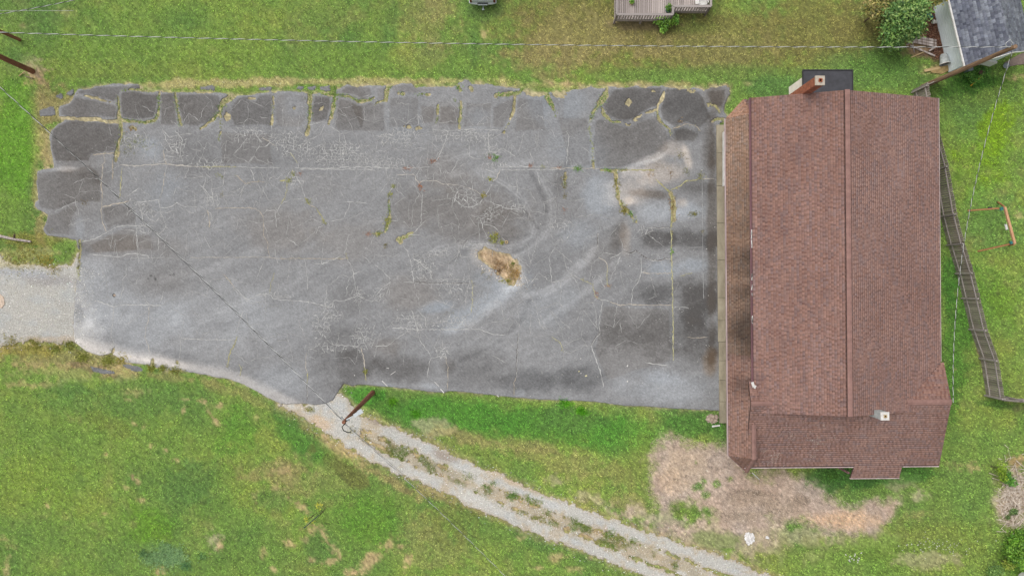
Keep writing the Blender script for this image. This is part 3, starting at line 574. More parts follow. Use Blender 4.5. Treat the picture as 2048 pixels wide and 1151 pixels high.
M_FLUE = mat('clay_flue', alb(186,104,66), alb(150,82,54), scale=8, rough=0.85)
M_SOOT = mat('soot', (0.02, 0.012, 0.008), rough=0.95)
M_CONC = mat('concrete', alb(178,168,146), alb(146,136,116), scale=1.6, detail=8, stretch=(1, .5, 1), rough=0.9, island=0.06, bump=0.2)
M_CHIM2 = mat('painted_block', alb(196,200,198), alb(164,168,168), scale=5, rough=0.8)
M_WOOD = mat('weathered_wood', alb(172,161,152), alb(110,101,95), scale=5, stretch=(1, 1, .15), rough=0.9, island=0.3)
M_WOODX = mat('weathered_plank', alb(196,186,182), alb(134,118,110), scale=6, stretch=(1, .12, 1), rough=0.9, island=0.24)
M_RAIL = mat('fence_rail', alb(180,170,166), alb(142,134,130), scale=6, stretch=(.2, 1, 1), rough=0.9, island=0.1)
M_POLE = mat('creosote_pole', alb(150,102,80), alb(104,68,54), scale=4, stretch=(3, 3, .25), rough=0.85, island=0.08, bump=0.4)
M_POLE2 = mat('grey_brown_pole', alb(160,130,102), alb(108,86,70), scale=4, stretch=(3, 3, .25), rough=0.85, bump=0.4)
M_ALU = mat('bare_conductor', alb(226,226,224), alb(196,196,194), scale=4, rough=0.4, metal=0.2)
M_BLK = mat('black_rubber', alb(58,60,58), alb(44,46,44), rough=0.6)
M_STEEL = mat('galvanised_steel', alb(150,158,164), alb(112,120,126), scale=8, rough=0.45, metal=0.4)
M_GSHING = mat('grey_shingle', (1, 1, 1), attr='tone', attr_fac=0.2, scale=8, detail=6, rough=0.92, island=0.2)
M_BLUEWALL = mat('pale_blue_siding', (.76, .82, .84), (.70, .76, .78), scale=2, rough=0.6)
M_ORANGE = mat('stained_timber', alb(196,136,98), alb(160,106,76), scale=7, stretch=(.2, 1, 1), rough=0.7, island=0.06)
M_BEAM = mat('bleached_timber', alb(216,168,130), alb(186,138,104), scale=7, stretch=(1, .2, 1), rough=0.7)
M_TEAL = mat('teal_plastic', alb(62,128,124), alb(44,102,102), rough=0.5)
M_YEL = mat('yellow_paint', alb(226,176,44), alb(190,140,30), rough=0.5)
M_BARK = mat('bark', alb(110,92,76), alb(70,58,48), scale=8, rough=0.95)
M_LEAF = mat('leaf', (1, 1, 1), attr='tone', attr_fac=0.1, scale=3, rough=0.6, island=0.22, spec=0.4)
M_CARW = mat('silver_car_paint', alb(198,204,208), alb(190,196,200), scale=1, rough=0.3, spec=0.5)
M_CHROME = mat('chrome_bumper', alb(220,224,226), alb(200,206,210), scale=2, rough=0.4, metal=0.2)
M_GLASS = mat('dark_glass', alb(40,46,52), alb(30,36,42), rough=0.1, spec=0.6)
M_RED = mat('red_lens', alb(120,30,26), alb(96,24,22), rough=0.3)
M_TANW = mat('raw_timber', alb(206,182,138), alb(172,146,104), scale=8, stretch=(.2, 1, 1), rough=0.85, island=0.12)
M_LITTER = mat('dry_litter', (1, 1, 1), attr='tone', attr_fac=0.1, scale=3, rough=0.9, island=0.3)
M_ROCK = mat('white_rubble', alb(240,238,236), alb(216,212,210), scale=8, rough=0.9, island=0.06)
M_PINK = mat('pale_rubble', alb(206,188,170), alb(170,150,134), scale=8, rough=0.9, island=0.18)
M_NAVY = mat('navy_trim', alb(52,58,84), alb(44,48,70), rough=0.4)
M_GUTTER = mat('gutter_paint', alb(150,112,116), alb(126,92,98), scale=3, stretch=(1, .1, 1), rough=0.5)
M_LINE = mat('worn_white_line', alb(196,196,192), alb(150,150,150), scale=9, rough=0.9)

# ------------------------------------------------------------------ ground sheets
def to_world(U, V, z):
    return np.stack([(U - CU) * S, -(V - CV) * S, z], axis=-1)
def alb_np(c):
    return np.clip(lin(np.clip(c, 4, 252)) / KE, 0.004, 0.85)

def relief(U, V):
    return 0.03 * fbm(U, V, 120, 3, 41.0) + 0.012 * fbm(U, V, 14, 3, 42.0)

def build_ground():
    st = 4.0
    us = np.arange(-140, 2189, st); vs_ = np.arange(-130, 1281, st)
    U, V = np.meshgrid(us, vs_)
    c, bare, fl, ft = lawn_colour(U, V)
    c = c * (1 - 0.22 * (1 - bare))[..., None]           # soil and thatch, darkened to paint in the shade between the blades
    c = c * (1 + .10 * RNG.normal(0, 1, U.shape))[..., None]
    z = np.where(poly_sdf(U, V, LOT) > 0, -.02 + relief(U, V) * .3, -0.05 + relief(U, V))
    pts = to_world(U, V, z).reshape(-1, 3)
    nv, nu = U.shape
    i = np.arange(nv * nu).reshape(nv, nu)
    q = np.stack([i[:-1, :-1], i[1:, :-1], i[1:, 1:], i[:-1, 1:]], -1).reshape(-1, 4)
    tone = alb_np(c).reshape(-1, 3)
    # far apron out to the horizon
    n0 = len(pts)
    ring_in = np.concatenate([i[0, :], i[1:, -1], i[-1, -2::-1], i[-2:0:-1, 0]])
    rp = pts[ring_in].copy()
    rp[:, :2] *= 9.0
    rp[:, 2] = -0.4
    pts = np.concatenate([pts, rp])
    m = len(ring_in)
    k = np.arange(m); k2 = (k + 1) % m
    q2 = np.stack([ring_in[k], ring_in[k2], n0 + k2, n0 + k], -1)
    tone = np.concatenate([tone, np.tile(alb_np(G_MID * .9), (m, 1))])
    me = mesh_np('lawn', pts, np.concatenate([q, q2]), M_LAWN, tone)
    add('lawn', me, kind='structure', label='green and straw coloured lawn with bare patches round the car park')

def sheet(name, U, V, f, z, col, material, depth, parent=None, **kw):
    """the part of a grid where f > 0, its rim snapped on to f = 0, with a skirt of the given depth"""
    nv, nu = U.shape
    du = U[0, 1] - U[0, 0]
    gy, gx = np.gradient(f, du)
    g2 = gx * gx + gy * gy + 1e-3
    keep = np.zeros((nv - 1, nu - 1), bool)
    cen = (f[:-1, :-1] + f[1:, :-1] + f[1:, 1:] + f[:-1, 1:]) / 4
    keep = cen > 0
    used = np.zeros((nv, nu), bool); notall = np.zeros((nv, nu), bool)
    for a, b in ((0, 0), (1, 0), (1, 1), (0, 1)):
        used[a:nv - 1 + a, b:nu - 1 + b] |= keep
        notall[a:nv - 1 + a, b:nu - 1 + b] |= ~keep
    rim = used & notall
    mv = np.where(rim, -f / g2, 0)
    dx = np.clip(mv * gx, -.6 * du, .6 * du); dy = np.clip(mv * gy, -.6 * du, .6 * du)
    U2, V2 = U + dx, V + dy
    idx = -np.ones((nv, nu), np.int64)
    idx[used] = np.arange(used.sum())
    zz = np.broadcast_to(z, U.shape).copy()
    pts = to_world(U2, V2, zz)[used]
    tone = alb_np(col)[used]
    q = np.stack([idx[:-1, :-1][keep], idx[1:, :-1][keep], idx[1:, 1:][keep], idx[:-1, 1:][keep]], -1)
    # skirt
    ky = np.zeros((nv + 1, nu + 1), bool); ky[1:-1, 1:-1] = keep
    E = []
    c_ = ky[1:-1, 1:-1]
    for nb, (a, b) in ((ky[:-2, 1:-1], ((0, 1), (0, 0))), (ky[2:, 1:-1], ((1, 0), (1, 1))), (ky[1:-1, :-2], ((0, 0), (1, 0))), (ky[1:-1, 2:], ((1, 1), (0, 1)))):
        yy, xx = np.nonzero(c_ & ~nb)
        E.append(np.stack([idx[yy + a[0], xx + a[1]], idx[yy + b[0], xx + b[1]]], -1))
    E = np.concatenate(E)
    n0 = len(pts)
    lo = np.unique(E)
    mp = -np.ones(n0, np.int64); mp[lo] = n0 + np.arange(len(lo))
    pl = pts[lo].copy(); pl[:, 2] -= depth
    pts = np.concatenate([pts, pl]); tone = np.concatenate([tone, tone[lo] * .75])
    q2 = np.stack([E[:, 1], E[:, 0], mp[E[:, 0]], mp[E[:, 1]]], -1)
    me = mesh_np(name, pts, np.concatenate([q, q2]), material, tone)
    return add(name, me, parent, **kw)

def asphalt_colour(U, V):
    L = np.full(U.shape, 137.0); W = np.zeros(U.shape)
    rag = fbm(U, V, 40, 4, 51.0, .65)
    for (u, v, ru, rv, ang, dl, wm) in TONES:
        m = (np.abs(U - u) < max(ru, rv) * 1.8) & (np.abs(V - v) < max(ru, rv) * 1.8)
        if not m.any(): continue
        w = sstep(1.35, .35, blob(U[m], V[m], u, v, ru, rv, ang) - rag[m] * .55)
        L[m] += dl * w * (1.15 if dl < 0 else .85); W[m] += wm * w
    for dl, poly in SLABS:
        w = sstep(-.5, 3, poly_sdf(U, V, poly) + rag * 3)
        L -= dl * 1.45 * w; W += 2.5 * w
    d = np.full(U.shape, 1e9); seg_dist(U, V, EDGE_SAND, d, 40)
    w = sstep(20, 3, d + rag * 8)
    L += 32 * w; W += 5 * w
    for wd, dl, pts in SKIDS:
        d = np.full(U.shape, 1e9); seg_dist(U, V, pts, d, 40)
        L += 1.45 * dl * sstep(wd * 1.3, wd * .3, d + rag * 4) * (0.75 + .5 * fbm(U, V, 6, 2, 53.0)) * (.72 + .45 * np.cos(np.minimum(d, 60) * (.95 if wd in (9, 7) else .0)))
    d = np.full(U.shape, 1e9)
    for w_, g, pts in JOINTS: seg_dist(U, V, pts, d, 30)
    L += 13 * sstep(8, 1, d + rag * 6) * sstep(520, 420, V) * (0.6 + .5 * rag)
    lot = poly_sdf(U, V, LOT)
    L += 5 * sstep(7, 0, lot + rag * 4) * sstep(600, 300, V)
    hole = -poly_sdf(U, V, HOLE)
    wv = sstep(20, 2, hole + rag * 14); L += 20 * wv; W += 3 * wv
    # broad mottling, mower-like sweeps and grit
    L += 4 * fbm(U, V, 130, 3, 54.0) + 6 * fbm(U, V, 30, 4, 55.0, .75) + 8 * fbm(U, V, 5, 3, 56.0, .8)
    a = R(-28); X = U * math.cos(a) + V * math.sin(a); Y = -U * math.sin(a) + V * math.cos(a)
    L += 7 * fbm(X / 6, Y, 12, 4, 57.0, .75) * sstep(250, 450, V) + 6 * fbm(X / 9, Y, 5, 2, 59.0)
    L += 5 * fbm(U / 6, V, 7, 3, 58.0) * sstep(560, 640, V)
    for (u, v, r) in [(302,551,2.6),(311,558,2.6),(347,549,3),(297,557,1.5),(341,550,1.5),(229,590,2)]:
        L -= 55 * sstep(1.3, .5, np.hypot(U - u, V - v) / r)
    spk = vnoise(U / 2.3 + 91, V / 2.3 + 17)
    L += np.where(spk > .985, 40, 0) * sstep(900, 1150, U)
    L -= np.where(lot < -1, 18, 0)
    L += RNG.normal(0, 5.5, U.shape)
    L = np.clip(L, 84, 226)
    c = np.stack([L + W * .8 - .2, L + W * .1 - .2, L - W * .6 + .8], -1)
    return c

def build_lot():
    st = 2.0
    U, V = np.meshgrid(np.arange(60, 1475, st), np.arange(150, 830, st))
    f = lot_field(U, V)
    z = 0.02 + 0.02 * fbm(U, V, 160, 2, 43.0) + 0.004 * fbm(U, V, 9, 2, 44.0)
    edge = sstep(7, 0, f)
    z = z - 0.012 * edge - np.where(poly_sdf(U, V, LOT) < -1, .045, 0)
    return sheet('parking_lot', U, V, f, z, asphalt_colour(U, V), M_ASPH, 0.12, kind='structure', label='wide cracked grey asphalt car park with weeds in its joints')

def lot_z(u, v):
    u = np.asarray(u, float); v = np.asarray(v, float)
    return 0.02 + 0.02 * fbm(u, v, 160, 2, 43.0)

def jitter_line(pts, amp, step):
    out = []
    for (a, b) in zip(pts[:-1], pts[1:]):
        n = max(1, int(math.hypot(b[0] - a[0], b[1] - a[1]) / step))
        for k in range(n):
            t = k / n
            j = amp if (k or out) else 0
            out.append((a[0] + (b[0] - a[0]) * t + random.uniform(-j, j), a[1] + (b[1] - a[1]) * t + random.uniform(-j, j)))
    out.append(pts[-1])
    return out
def ribbons(lines):
    """flat strips: lines = (points, width function, colour)"""
    Vv, F, T = [], [], []
    AG = np.array([146., 144, 143])
    for pts, w, col in lines:
        n = len(pts)
        if n < 2: continue
        b = len(Vv)
        fadek = [random.uniform(*((.7, 1.3) if w > 1.12 else (.3, .95))) for _ in pts]
        for i, p in enumerate(pts):
            q0 = pts[max(i - 1, 0)]; q1 = pts[min(i + 1, n - 1)]
            dx, dy = q1[0] - q0[0], q1[1] - q0[1]
            l = math.hypot(dx, dy) or 1
            ww = w * random.uniform(.35, 1.35) * (0.5 if i in (0, n - 1) else 1) / 2
            for s in (-1, 1):
                Vv.append((p[0] - dy / l * ww * s, p[1] + dx / l * ww * s))
                T.append(col if col[0] < 120 else AG + (col - AG) * min(1, max(.15, fadek[i])))
        for i in range(n - 1):
            k = b + 2 * i
            F.append((k, k + 1, k + 3, k + 2))
    Vv = np.array(Vv); T = np.array(T, float)
    z = lot_z(Vv[:, 0], Vv[:, 1]) + 0.009
    F = np.array(F)
    pts = to_world(Vv[:, 0], Vv[:, 1], z)
    a, b_, c_ = pts[F[:, 0]], pts[F[:, 1]], pts[F[:, 2]]
    nz = (b_ - a)[:, 0] * (c_ - a)[:, 1] - (b_ - a)[:, 1] * (c_ - a)[:, 0]
    F[nz < 0] = F[nz < 0][:, ::-1]
    return pts, F, alb_np(T)

def in_lot(u, v):
    return float(lot_field(np.array([[u]], float), np.array([[v]], float))[0, 0]) > 1.0

def build_cracks(lot):
    lines = []
    GRIT = np.array([188,187,184.]); WEED = np.array([176,170,112.]); DARK = np.array([88,82,80.]); DIRTC = np.array([186,160,126.])
    for w, t, pts in CRACKS:
        jl = jitter_line(pts, 1.1, 4.5)
        if t == 2: col = DARK
        elif t > .55: col = WEED * t + GRIT * (1 - t)
        else: col = GRIT * (1 - t) + DIRTC * t
        if t == 2:
            lines.append(([(a + .8, b + .8) for a, b in jl], w * .9, GRIT * .92))
        lines.append((jl, max(1.13, w * .66), col + random.uniform(-14, 4)))
    # crazed areas: cells of a jittered hexagonal net, some edges dropped
    segs_u = []
    for (u, v, ru, rv, ang, cell) in GATOR:
        a0 = R(ang); ca, sa = math.cos(a0), math.sin(a0)
        cell = cell * .92
        nx = int(2 * ru / cell) + 2; ny = int(2 * rv / (cell * .87)) + 2
        pt = {}
        def node(i, j):
            if (i, j) not in pt:
                x = -ru + i * cell * .58; y = -rv + j * cell
                y += (cell * .29 if i % 2 else -cell * .0)
                pt[(i, j)] = (x + random.uniform(-.4, .4) * cell, y + random.uniform(-.4, .4) * cell)
            return pt[(i, j)]
        for i in range(int(2 * ru / (cell * .58)) + 1):
            for j in range(int(2 * rv / cell) + 1):
                nb = [(i + 1, j)]
                if (i + j) % 2 == 0: nb.append((i, j + 1))
                for q in nb:
                    p0, p1 = node(i, j), node(*q)
                    mx, my = (p0[0] + p1[0]) / 2, (p0[1] + p1[1]) / 2
                    e = math.hypot(mx / ru, my / rv)
                    if e > 1 or random.random() < (.07 + .9 * max(0, e - .5) if cell < 20 else .30): continue
                    A = (u + p0[0] * ca - p0[1] * sa, v + p0[0] * sa + p0[1] * ca)
                    B = (u + p1[0] * ca - p1[1] * sa, v + p1[0] * sa + p1[1] * ca)
                    mid = ((A[0] + B[0]) / 2 + random.uniform(-.8, .8), (A[1] + B[1]) / 2 + random.uniform(-.8, .8))
                    segs_u.append(([A, mid, B] if cell < 20 else jitter_line([A, B], 1.8, 5), (1.6 if cell < 20 else 1.1) * random.uniform(.6, 1.15) * (1.1 - .4 * e), GRIT * random.uniform(.88, 1.02)))
    mids = np.array([s[0][len(s[0]) // 2] for s in segs_u])
    ok = lot_field(mids[:, 0][None], mids[:, 1][None])[0] > 1.5
    lines += [s for s, k in zip(segs_u, ok) if k]
    pts, F, T = ribbons(lines)
    add('crack', mesh_np('crack', pts, F, M_GRIT, T), lot, kind='stuff')
    # worn painted bay line beside the walk
    WL = np.array([176,177,176.])
    ln = []
    for seg in ([(1404,352),(1405,450)],[(1405,452),(1406,540)],[(1406,546),(1407,598)],[(1378,435),(1404,436)],[(1374,495),(1404,494)]):
        ln.append((jitter_line(seg, .3, 5), 1.0, WL))
    pts, F, T = ribbons(ln)
    pts[:, 2] += .004
    add('painted_line', mesh_np('painted_line', pts, F, M_GRIT, T), lot)

def build_gravel():
    st = 3.0
    U, V = np.meshgrid(np.arange(-140, 1760, st), np.arange(470, 1281, st))
    f = track_field(U, V)
    lotf = lot_field(U, V)
    f = np.minimum(f, np.where(lotf > 3, -20., 20.))
    clump = fbm(U, V, 24, 4, 61.0)
    c = np.array([189, 186, 179.]) + np.array([12, 12, 12.]) * fbm(U, V, 5, 3, 62.0, .8)[..., None] + np.array([8, 7, 6.]) * fbm(U, V, 60, 3, 63.0)[..., None]
    c = c - 12 * sstep(260, 120, U)[..., None]
    rim = sstep(8, 0, f + clump * 6)[..., None]
    c = c + (np.array([184, 170, 148.]) - c) * rim * .75
    dm = np.full(U.shape, 1e9); seg_dist(U, V, TRACK_M, dm, 40)
    wm = sstep(15, 4, dm + clump * 9)[..., None]
    c = c + (np.array([176, 163, 138.]) + 16 * clump[..., None] - c) * wm * .85
    dirt = sstep(.05, .45, fbm(U, V, 30, 4, 64.0, .7))[..., None] * sstep(300, 520, U)[..., None]
    c = c + (np.array([184, 166, 140.]) - c) * dirt * .65
    c = c + np.array([-3, 0, 4.]) * sstep(-.1, .4, -clump)[..., None]
    for (u, v, ru, rv, ang, col, st_) in [(890,912,34,10,22,(150,136,124),.7),(750,842,20,8,20,(150,138,126),.6),(100,560,70,12,4,(150,146,144),.7),(40,545,80,10,4,(160,162,168),.6),(1030,965,60,8,22,(196,174,146),.6),(1200,1060,26,7,20,(190,172,152),.5),(640,845,30,14,30,(204,176,146),.7),(30,525,60,14,0,(190,180,140),.6),(120,515,20,18,0,(170,170,172),.7),(0,600,8,12,0,(214,206,190),.8),(100,678,60,8,0,(176,158,136),.6)]:
        w = st_ * sstep(1.3, .3, blob(U, V, u, v, ru, rv, ang) - clump * .5)
        c = c + (np.array(col, float) - c) * w[..., None]
    return sheet('gravel_driveway', U, V, f, -0.01 + relief(U, V) * .6, c, M_GRAV, 0.1, kind='structure', label='pale gravel drive of two wheel tracks crossing the grass')

# ---- grass blades, weeds and stones ---------------------------------------------------------
def blade_mesh(name, u, v, z0, ln, wd, col, material, nb=4, spread=.05, up=.55):
    """nb triangular blades per tuft at the pixel positions (u, v)"""
    n = len(u)
    base = to_world(u, v, z0)
    base = np.repeat(base, nb, 0)
    m = n * nb
    base[:, :2] += RNG.normal(0, spread, (m, 2))
    ang = RNG.random(m) * 2 * np.pi
    ln = np.repeat(ln, nb) * (0.6 + .8 * RNG.random(m)); wd = np.repeat(np.broadcast_to(wd, n), nb)
    tilt = RNG.random(m) * .9 + (1 - up) * .5
    d = np.stack([np.cos(ang), np.sin(ang)], -1)
    p = np.stack([-d[:, 1], d[:, 0]], -1)
    a = base.copy(); a[:, :2] -= p * wd[:, None] / 2
    b = base.copy(); b[:, :2] += p * wd[:, None] / 2
    t = base.copy(); t[:, :2] += d * (ln * np.sin(tilt))[:, None]; t[:, 2] += ln * np.cos(tilt)
    vts = np.stack([a, b, t], 1).reshape(-1, 3)
    tri = np.arange(m * 3).reshape(-1, 3)
    col = np.repeat(col, nb, 0) * (0.86 + .28 * RNG.random((m, 1)))
    tone = np.repeat(alb_np(col), 3, 0)
    return mesh_np(name, vts, tri, material, tone)

BLOCKED = []   # polygons where nothing grows (under roofs, decks, walks), filled below
def growable(u, v):
    ok = np.ones(len(u), bool)
    for poly in BLOCKED: ok &= poly_sdf(u, v, poly) < 0
    return ok

def build_grass():
    N = 150000
    u = RNG.uniform(-60, 2110, N * 2); v = RNG.uniform(-50, 1200, N * 2)
    rough = (poly_sdf(u, v, LOT) < 3)
    u, v = u[rough][:N], v[rough][:N]
    c, bare, fl, ft = lawn_colour(u, v)
    clump = fbm(u, v, 26, 4, 61.0)
    keep = (fl < 0.5) & (RNG.random(len(u)) > bare * .93) & growable(u, v)
    med = (ft > -4)
    keep &= ~(med & (RNG.random(len(u)) < .95))
    u, v, c = u[keep], v[keep], c[keep]
    ln = .055 + .05 * RNG.random(len(u)) + .02 * np.clip(fbm(u, v, 40, 3, 71.0), 0, 1)
    z = -0.05 + relief(u, v)
    c = c * (0.84 + .2 * vnoise(u / 3.2, v / 3.2) + .16 * vnoise(u / 1.7 + 40, v / 1.7) )[:, None] * (1 + .09 * RNG.normal(0, 1, len(u)))[:, None]
    add('grass', blade_mesh('grass', u, v, z, ln, .026, c * 1.2, M_BLADE, spread=.035), kind='stuff', label='short mown grass blades covering the lawns')
    # dead straw on the bare earth
    n = 26000
    u = RNG.uniform(1290, 1800, n); v = RNG.uniform(860, 1070, n)
    k = (poly_sdf(u, v, DIRT) > -3) & growable(u, v)
    u, v = u[k], v[k]
    cc = np.array([194, 175, 157.]) + RNG.normal(0, 18, (len(u), 1))
    add('straw_litter', blade_mesh('straw_litter', u, v, -0.045 + relief(u, v), np.full(len(u), .10), .014, cc, M_LITTER, nb=2, up=0.0), kind='stuff', label='dry straw litter on the bare earth')
    # weeds: joints, crack spots, clumps on the drive
    U_, V_, L_, C_ = [], [], [], []
    def spray(cu, cv, ru, rv, n, col, ln, jit=14):
        U_.append(RNG.normal(cu, ru * .55, n)); V_.append(RNG.normal(cv, rv * .55, n))
        L_.append(np.full(n, ln)); C_.append(np.array(col, float) + RNG.normal(0, jit, (n, 1)) * np.array([1, .9, .5]))
    for w, g, pts in JOINTS:
        if g < .12: continue
        for a, b in zip(pts[:-1], pts[1:]):
            l = math.hypot(b[0] - a[0], b[1] - a[1])
            n = int(l * w * .22 * (0.3 + g))
            t = RNG.random(n)
            U_.append(a[0] + (b[0] - a[0]) * t + RNG.normal(0, w * .3, n)); V_.append(a[1] + (b[1] - a[1]) * t + RNG.normal(0, w * .3, n))
            L_.append(np.full(n, .09)); C_.append(np.array([190,180,112.]) * (1 - g) + np.array([120,168,66.]) * g + RNG.normal(0, 14, (n, 1)))
    for w, tt, pts in CRACKS:
        if not (.45 < tt <= 1): continue
        for a, b in zip(pts[:-1], pts[1:]):
            l = math.hypot(b[0] - a[0], b[1] - a[1])
            n = int(l * .35 * tt)
            t = RNG.random(n)
            U_.append(a[0] + (b[0] - a[0]) * t + RNG.normal(0, 1.2, n)); V_.append(a[1] + (b[1] - a[1]) * t + RNG.normal(0, 1.2, n))
            L_.append(np.full(n, .06)); C_.append(np.array([176,168,92.]) + RNG.normal(0, 16, (n, 1)))
    YG = (168,172,70); GR = (110,160,56); RU = (188,128,92); OL = (150,140,84)
    for (a, b, ru, rv, n, col, ln) in [(988,476,9,9,60,YG,.14),(1004,484,4,5,20,YG,.12),(993,467,4,3,10,(196,180,90),.1),(980,358,4,5,18,YG,.1),(967,391,5,6,22,(170,160,74),.12),(787,372,4,4,14,YG,.1),(780,388,5,5,18,YG,.1),(840,373,6,9,30,RU,.08),(812,337,12,3,30,RU,.08),
        (866,322,9,6,30,RU,.09),(991,316,8,6,34,GR,.12),(979,314,4,4,12,RU,.08),(1061,332,6,4,18,RU,.08),(1086,334,5,4,12,YG,.08),(776,441,7,8,40,YG,.12),(756,467,8,5,24,YG,.1),(771,490,5,5,14,OL,.08),(578,361,8,5,26,YG,.12),(586,349,5,5,16,YG,.1),(600,348,5,5,18,RU,.07),(736,467,8,5,16,RU,.07),
        (440,352,6,5,14,YG,.08),(445,390,4,6,12,OL,.08),(618,404,6,6,20,YG,.1),(648,444,5,5,14,YG,.09),(730,740,5,7,24,YG,.1),(1155,337,8,5,40,GR,.12),(1115,336,7,4,18,RU,.07),(1129,365,5,12,40,OL,.1),(1129,392,4,8,18,OL,.08),(1128,420,4,5,10,RU,.06),(1250,420,9,8,60,(148,140,60),.13),(1262,428,4,4,16,GR,.12),
        (1233,365,6,14,50,(160,150,72),.1),(1385,428,10,5,40,(140,138,80),.1),(1345,410,8,20,60,(160,128,84),.1),(1340,345,6,12,20,(150,126,90),.07),(1300,348,8,8,20,(160,130,90),.07),(1362,308,10,10,30,(140,132,84),.08),(1372,342,6,8,24,(140,140,90),.08),(1402,352,8,8,30,(140,140,76),.09),(1343,503,3,6,18,GR,.1),
        (1193,590,4,8,20,RU,.06),(1217,572,5,3,12,RU,.06),(1360,242,8,6,16,(160,132,98),.07),(545,612,30,4,20,OL,.05),(896,625,20,3,10,OL,.05),(1404,465,3,5,8,OL,.06),(262,258,8,5,24,(186,150,100),.08),(270,285,26,14,70,(150,160,84),.07),(258,300,14,14,40,(150,150,90),.07),(170,407,8,6,26,(150,130,90),.06),(1315,335,20,12,40,(150,134,100),.06),
        (1004,532,20,16,80,(160,122,80),.13),(1022,542,12,18,100,(176,150,92),.13),(983,520,16,12,26,(150,122,94),.1),(998,540,8,7,40,(112,84,62),.1),(1015,562,12,7,60,(160,158,70),.12),(1024,527,6,5,30,(120,140,60),.12),(975,508,14,8,40,(186,160,120),.08),(1033,548,8,14,60,(190,152,84),.12),(966,545,5,5,10,OL,.07),(979,556,4,3,8,OL,.07)]:
        spray(a, b, ru, rv, n, col, ln)
    # grass median of the gravel track
    n = 9000
    t = RNG.random(n); seg = RNG.integers(2, 12, n)
    A = np.array(TRACK_A); B = np.array(TRACK_B)
    pa = A[seg] + (A[seg + 1] - A[seg]) * t[:, None]; pb = B[np.minimum(seg, 12)] + (B[np.minimum(seg + 1, 13)] - B[np.minimum(seg, 12)]) * t[:, None]
    s = RNG.normal(.5, .13, n)[:, None]
    mm = pa + (pb - pa) * s
    cl = fbm(mm[:, 0], mm[:, 1], 22, 3, 72.0) - .08
    k = cl > .02
    mm = mm[k]; cl = cl[k]
    g = np.clip(cl * 3, 0, 1)[:, None]
    U_.append(mm[:, 0]); V_.append(mm[:, 1]); L_.append(np.full(len(mm), .10)); C_.append(np.array([176,164,110.]) * (1 - g) + np.array([132,156,84.]) * g + RNG.normal(0, 14, (len(mm), 1)))
    for (a, b, r, n, col) in [(1025,990,10,88,(114,156,74)),(1055,997,12,71,(130,156,74)),(1075,1003,10,44,(142,156,78)),(985,965,6,33,(122,156,78)),(935,953,13,49,(142,158,80)),(970,972,9,33,(120,154,76)),(1092,1024,9,33,(126,146,74)),(1146,1042,10,60,(118,146,74)),(1218,1066,12,60,(120,150,76)),(1265,1085,16,66,(126,150,76)),(860,924,9,33,(138,152,80)),(845,915,6,22,(134,146,80)),(1178,1058,8,27,(142,146,84)),(1240,1083,11,33,(142,150,84)),(705,860,11,33,(172,162,100)),(780,900,11,27,(172,166,98)),(620,818,8,60,(166,164,90)),(60,505,40,260,(176,170,92)),(90,520,16,90,(186,172,84)),(110,540,14,60,(176,160,90)),(30,525,30,90,(170,160,100)),
                       (325,1115,26,420,(158,196,138)),(350,1110,22,320,(162,200,140)),(300,1115,16,180,(150,190,126)),(330,1092,10,110,(152,190,128)),(404,1111,8,70,(126,168,100)),(285,1105,8,60,(116,156,96)),(370,1130,10,120,(116,164,104)),(1958,142,22,160,(72,128,44)),(1940,160,26,160,(72,126,44)),(2010,165,20,60,(100,150,50)),(1660,950,16,120,(84,128,50)),(1130,806,12,90,(90,168,30)),(1165,822,11,100,(92,166,30)),(786,804,9,60,(100,166,36)),(832,828,9,60,(96,166,40)),
                       (140,690,10,120,(150,156,72)),(215,722,14,140,(156,160,72)),(165,715,14,120,(150,156,70)),(245,720,12,60,(180,168,74)),(303,735,9,80,(158,160,66)),(326,736,7,60,(158,160,70)),(350,740,12,70,(160,160,76)),(20,685,16,120,(170,160,80)),(70,690,16,120,(160,158,76)),(110,696,14,90,(150,156,72))]:
        spray(a, b, r, r * .8, n, col, .13)
    u = np.concatenate(U_); v = np.concatenate(V_); ln = np.concatenate(L_); cc = np.concatenate([np.broadcast_to(x, (len(x), 3)) for x in C_])
    z = np.where(lot_field(u, v) > 0, 0.015, -0.03)
    add('weeds', blade_mesh('weeds', u, v, z, ln, .026, cc, M_BLADE, nb=4, spread=.035), kind='stuff', label='weeds and dry tufts growing in joints and along the tracks')

def pebbles(name, u, v, z, r, col, material, **kw):
    n = len(u)
    b = to_world(u, v, z)
    k = 5
    ang = RNG.random((n, 1)) * 6.28 + np.arange(k) * 2 * np.pi / k + RNG.normal(0, .2, (n, k))
    rr = r[:, None] * (0.7 + .6 * RNG.random((n, k)))
    ring = np.zeros((n, k, 3)); ring[:, :, 0] = np.cos(ang) * rr; ring[:, :, 1] = np.sin(ang) * rr * .8; ring[:, :, 2] = -.01
    top = np.zeros((n, 1, 3)); top[:, 0, 2] = r * (0.5 + .5 * RNG.random(n)); top[:, 0, :2] = RNG.normal(0, 1, (n, 2)) * r[:, None] * .25
    vts = np.concatenate([ring, top], 1) + b[:, None, :]
    i0 = (np.arange(n) * (k + 1))[:, None]
    tr = np.stack([np.stack([i0[:, 0] + j, i0[:, 0] + (j + 1) % k, i0[:, 0] + k], -1) for j in range(k)], 1).reshape(-1, 3)
    add(name, mesh_np(name, vts.reshape(-1, 3), tr, material, np.repeat(alb_np(col), k + 1, 0)), **kw)

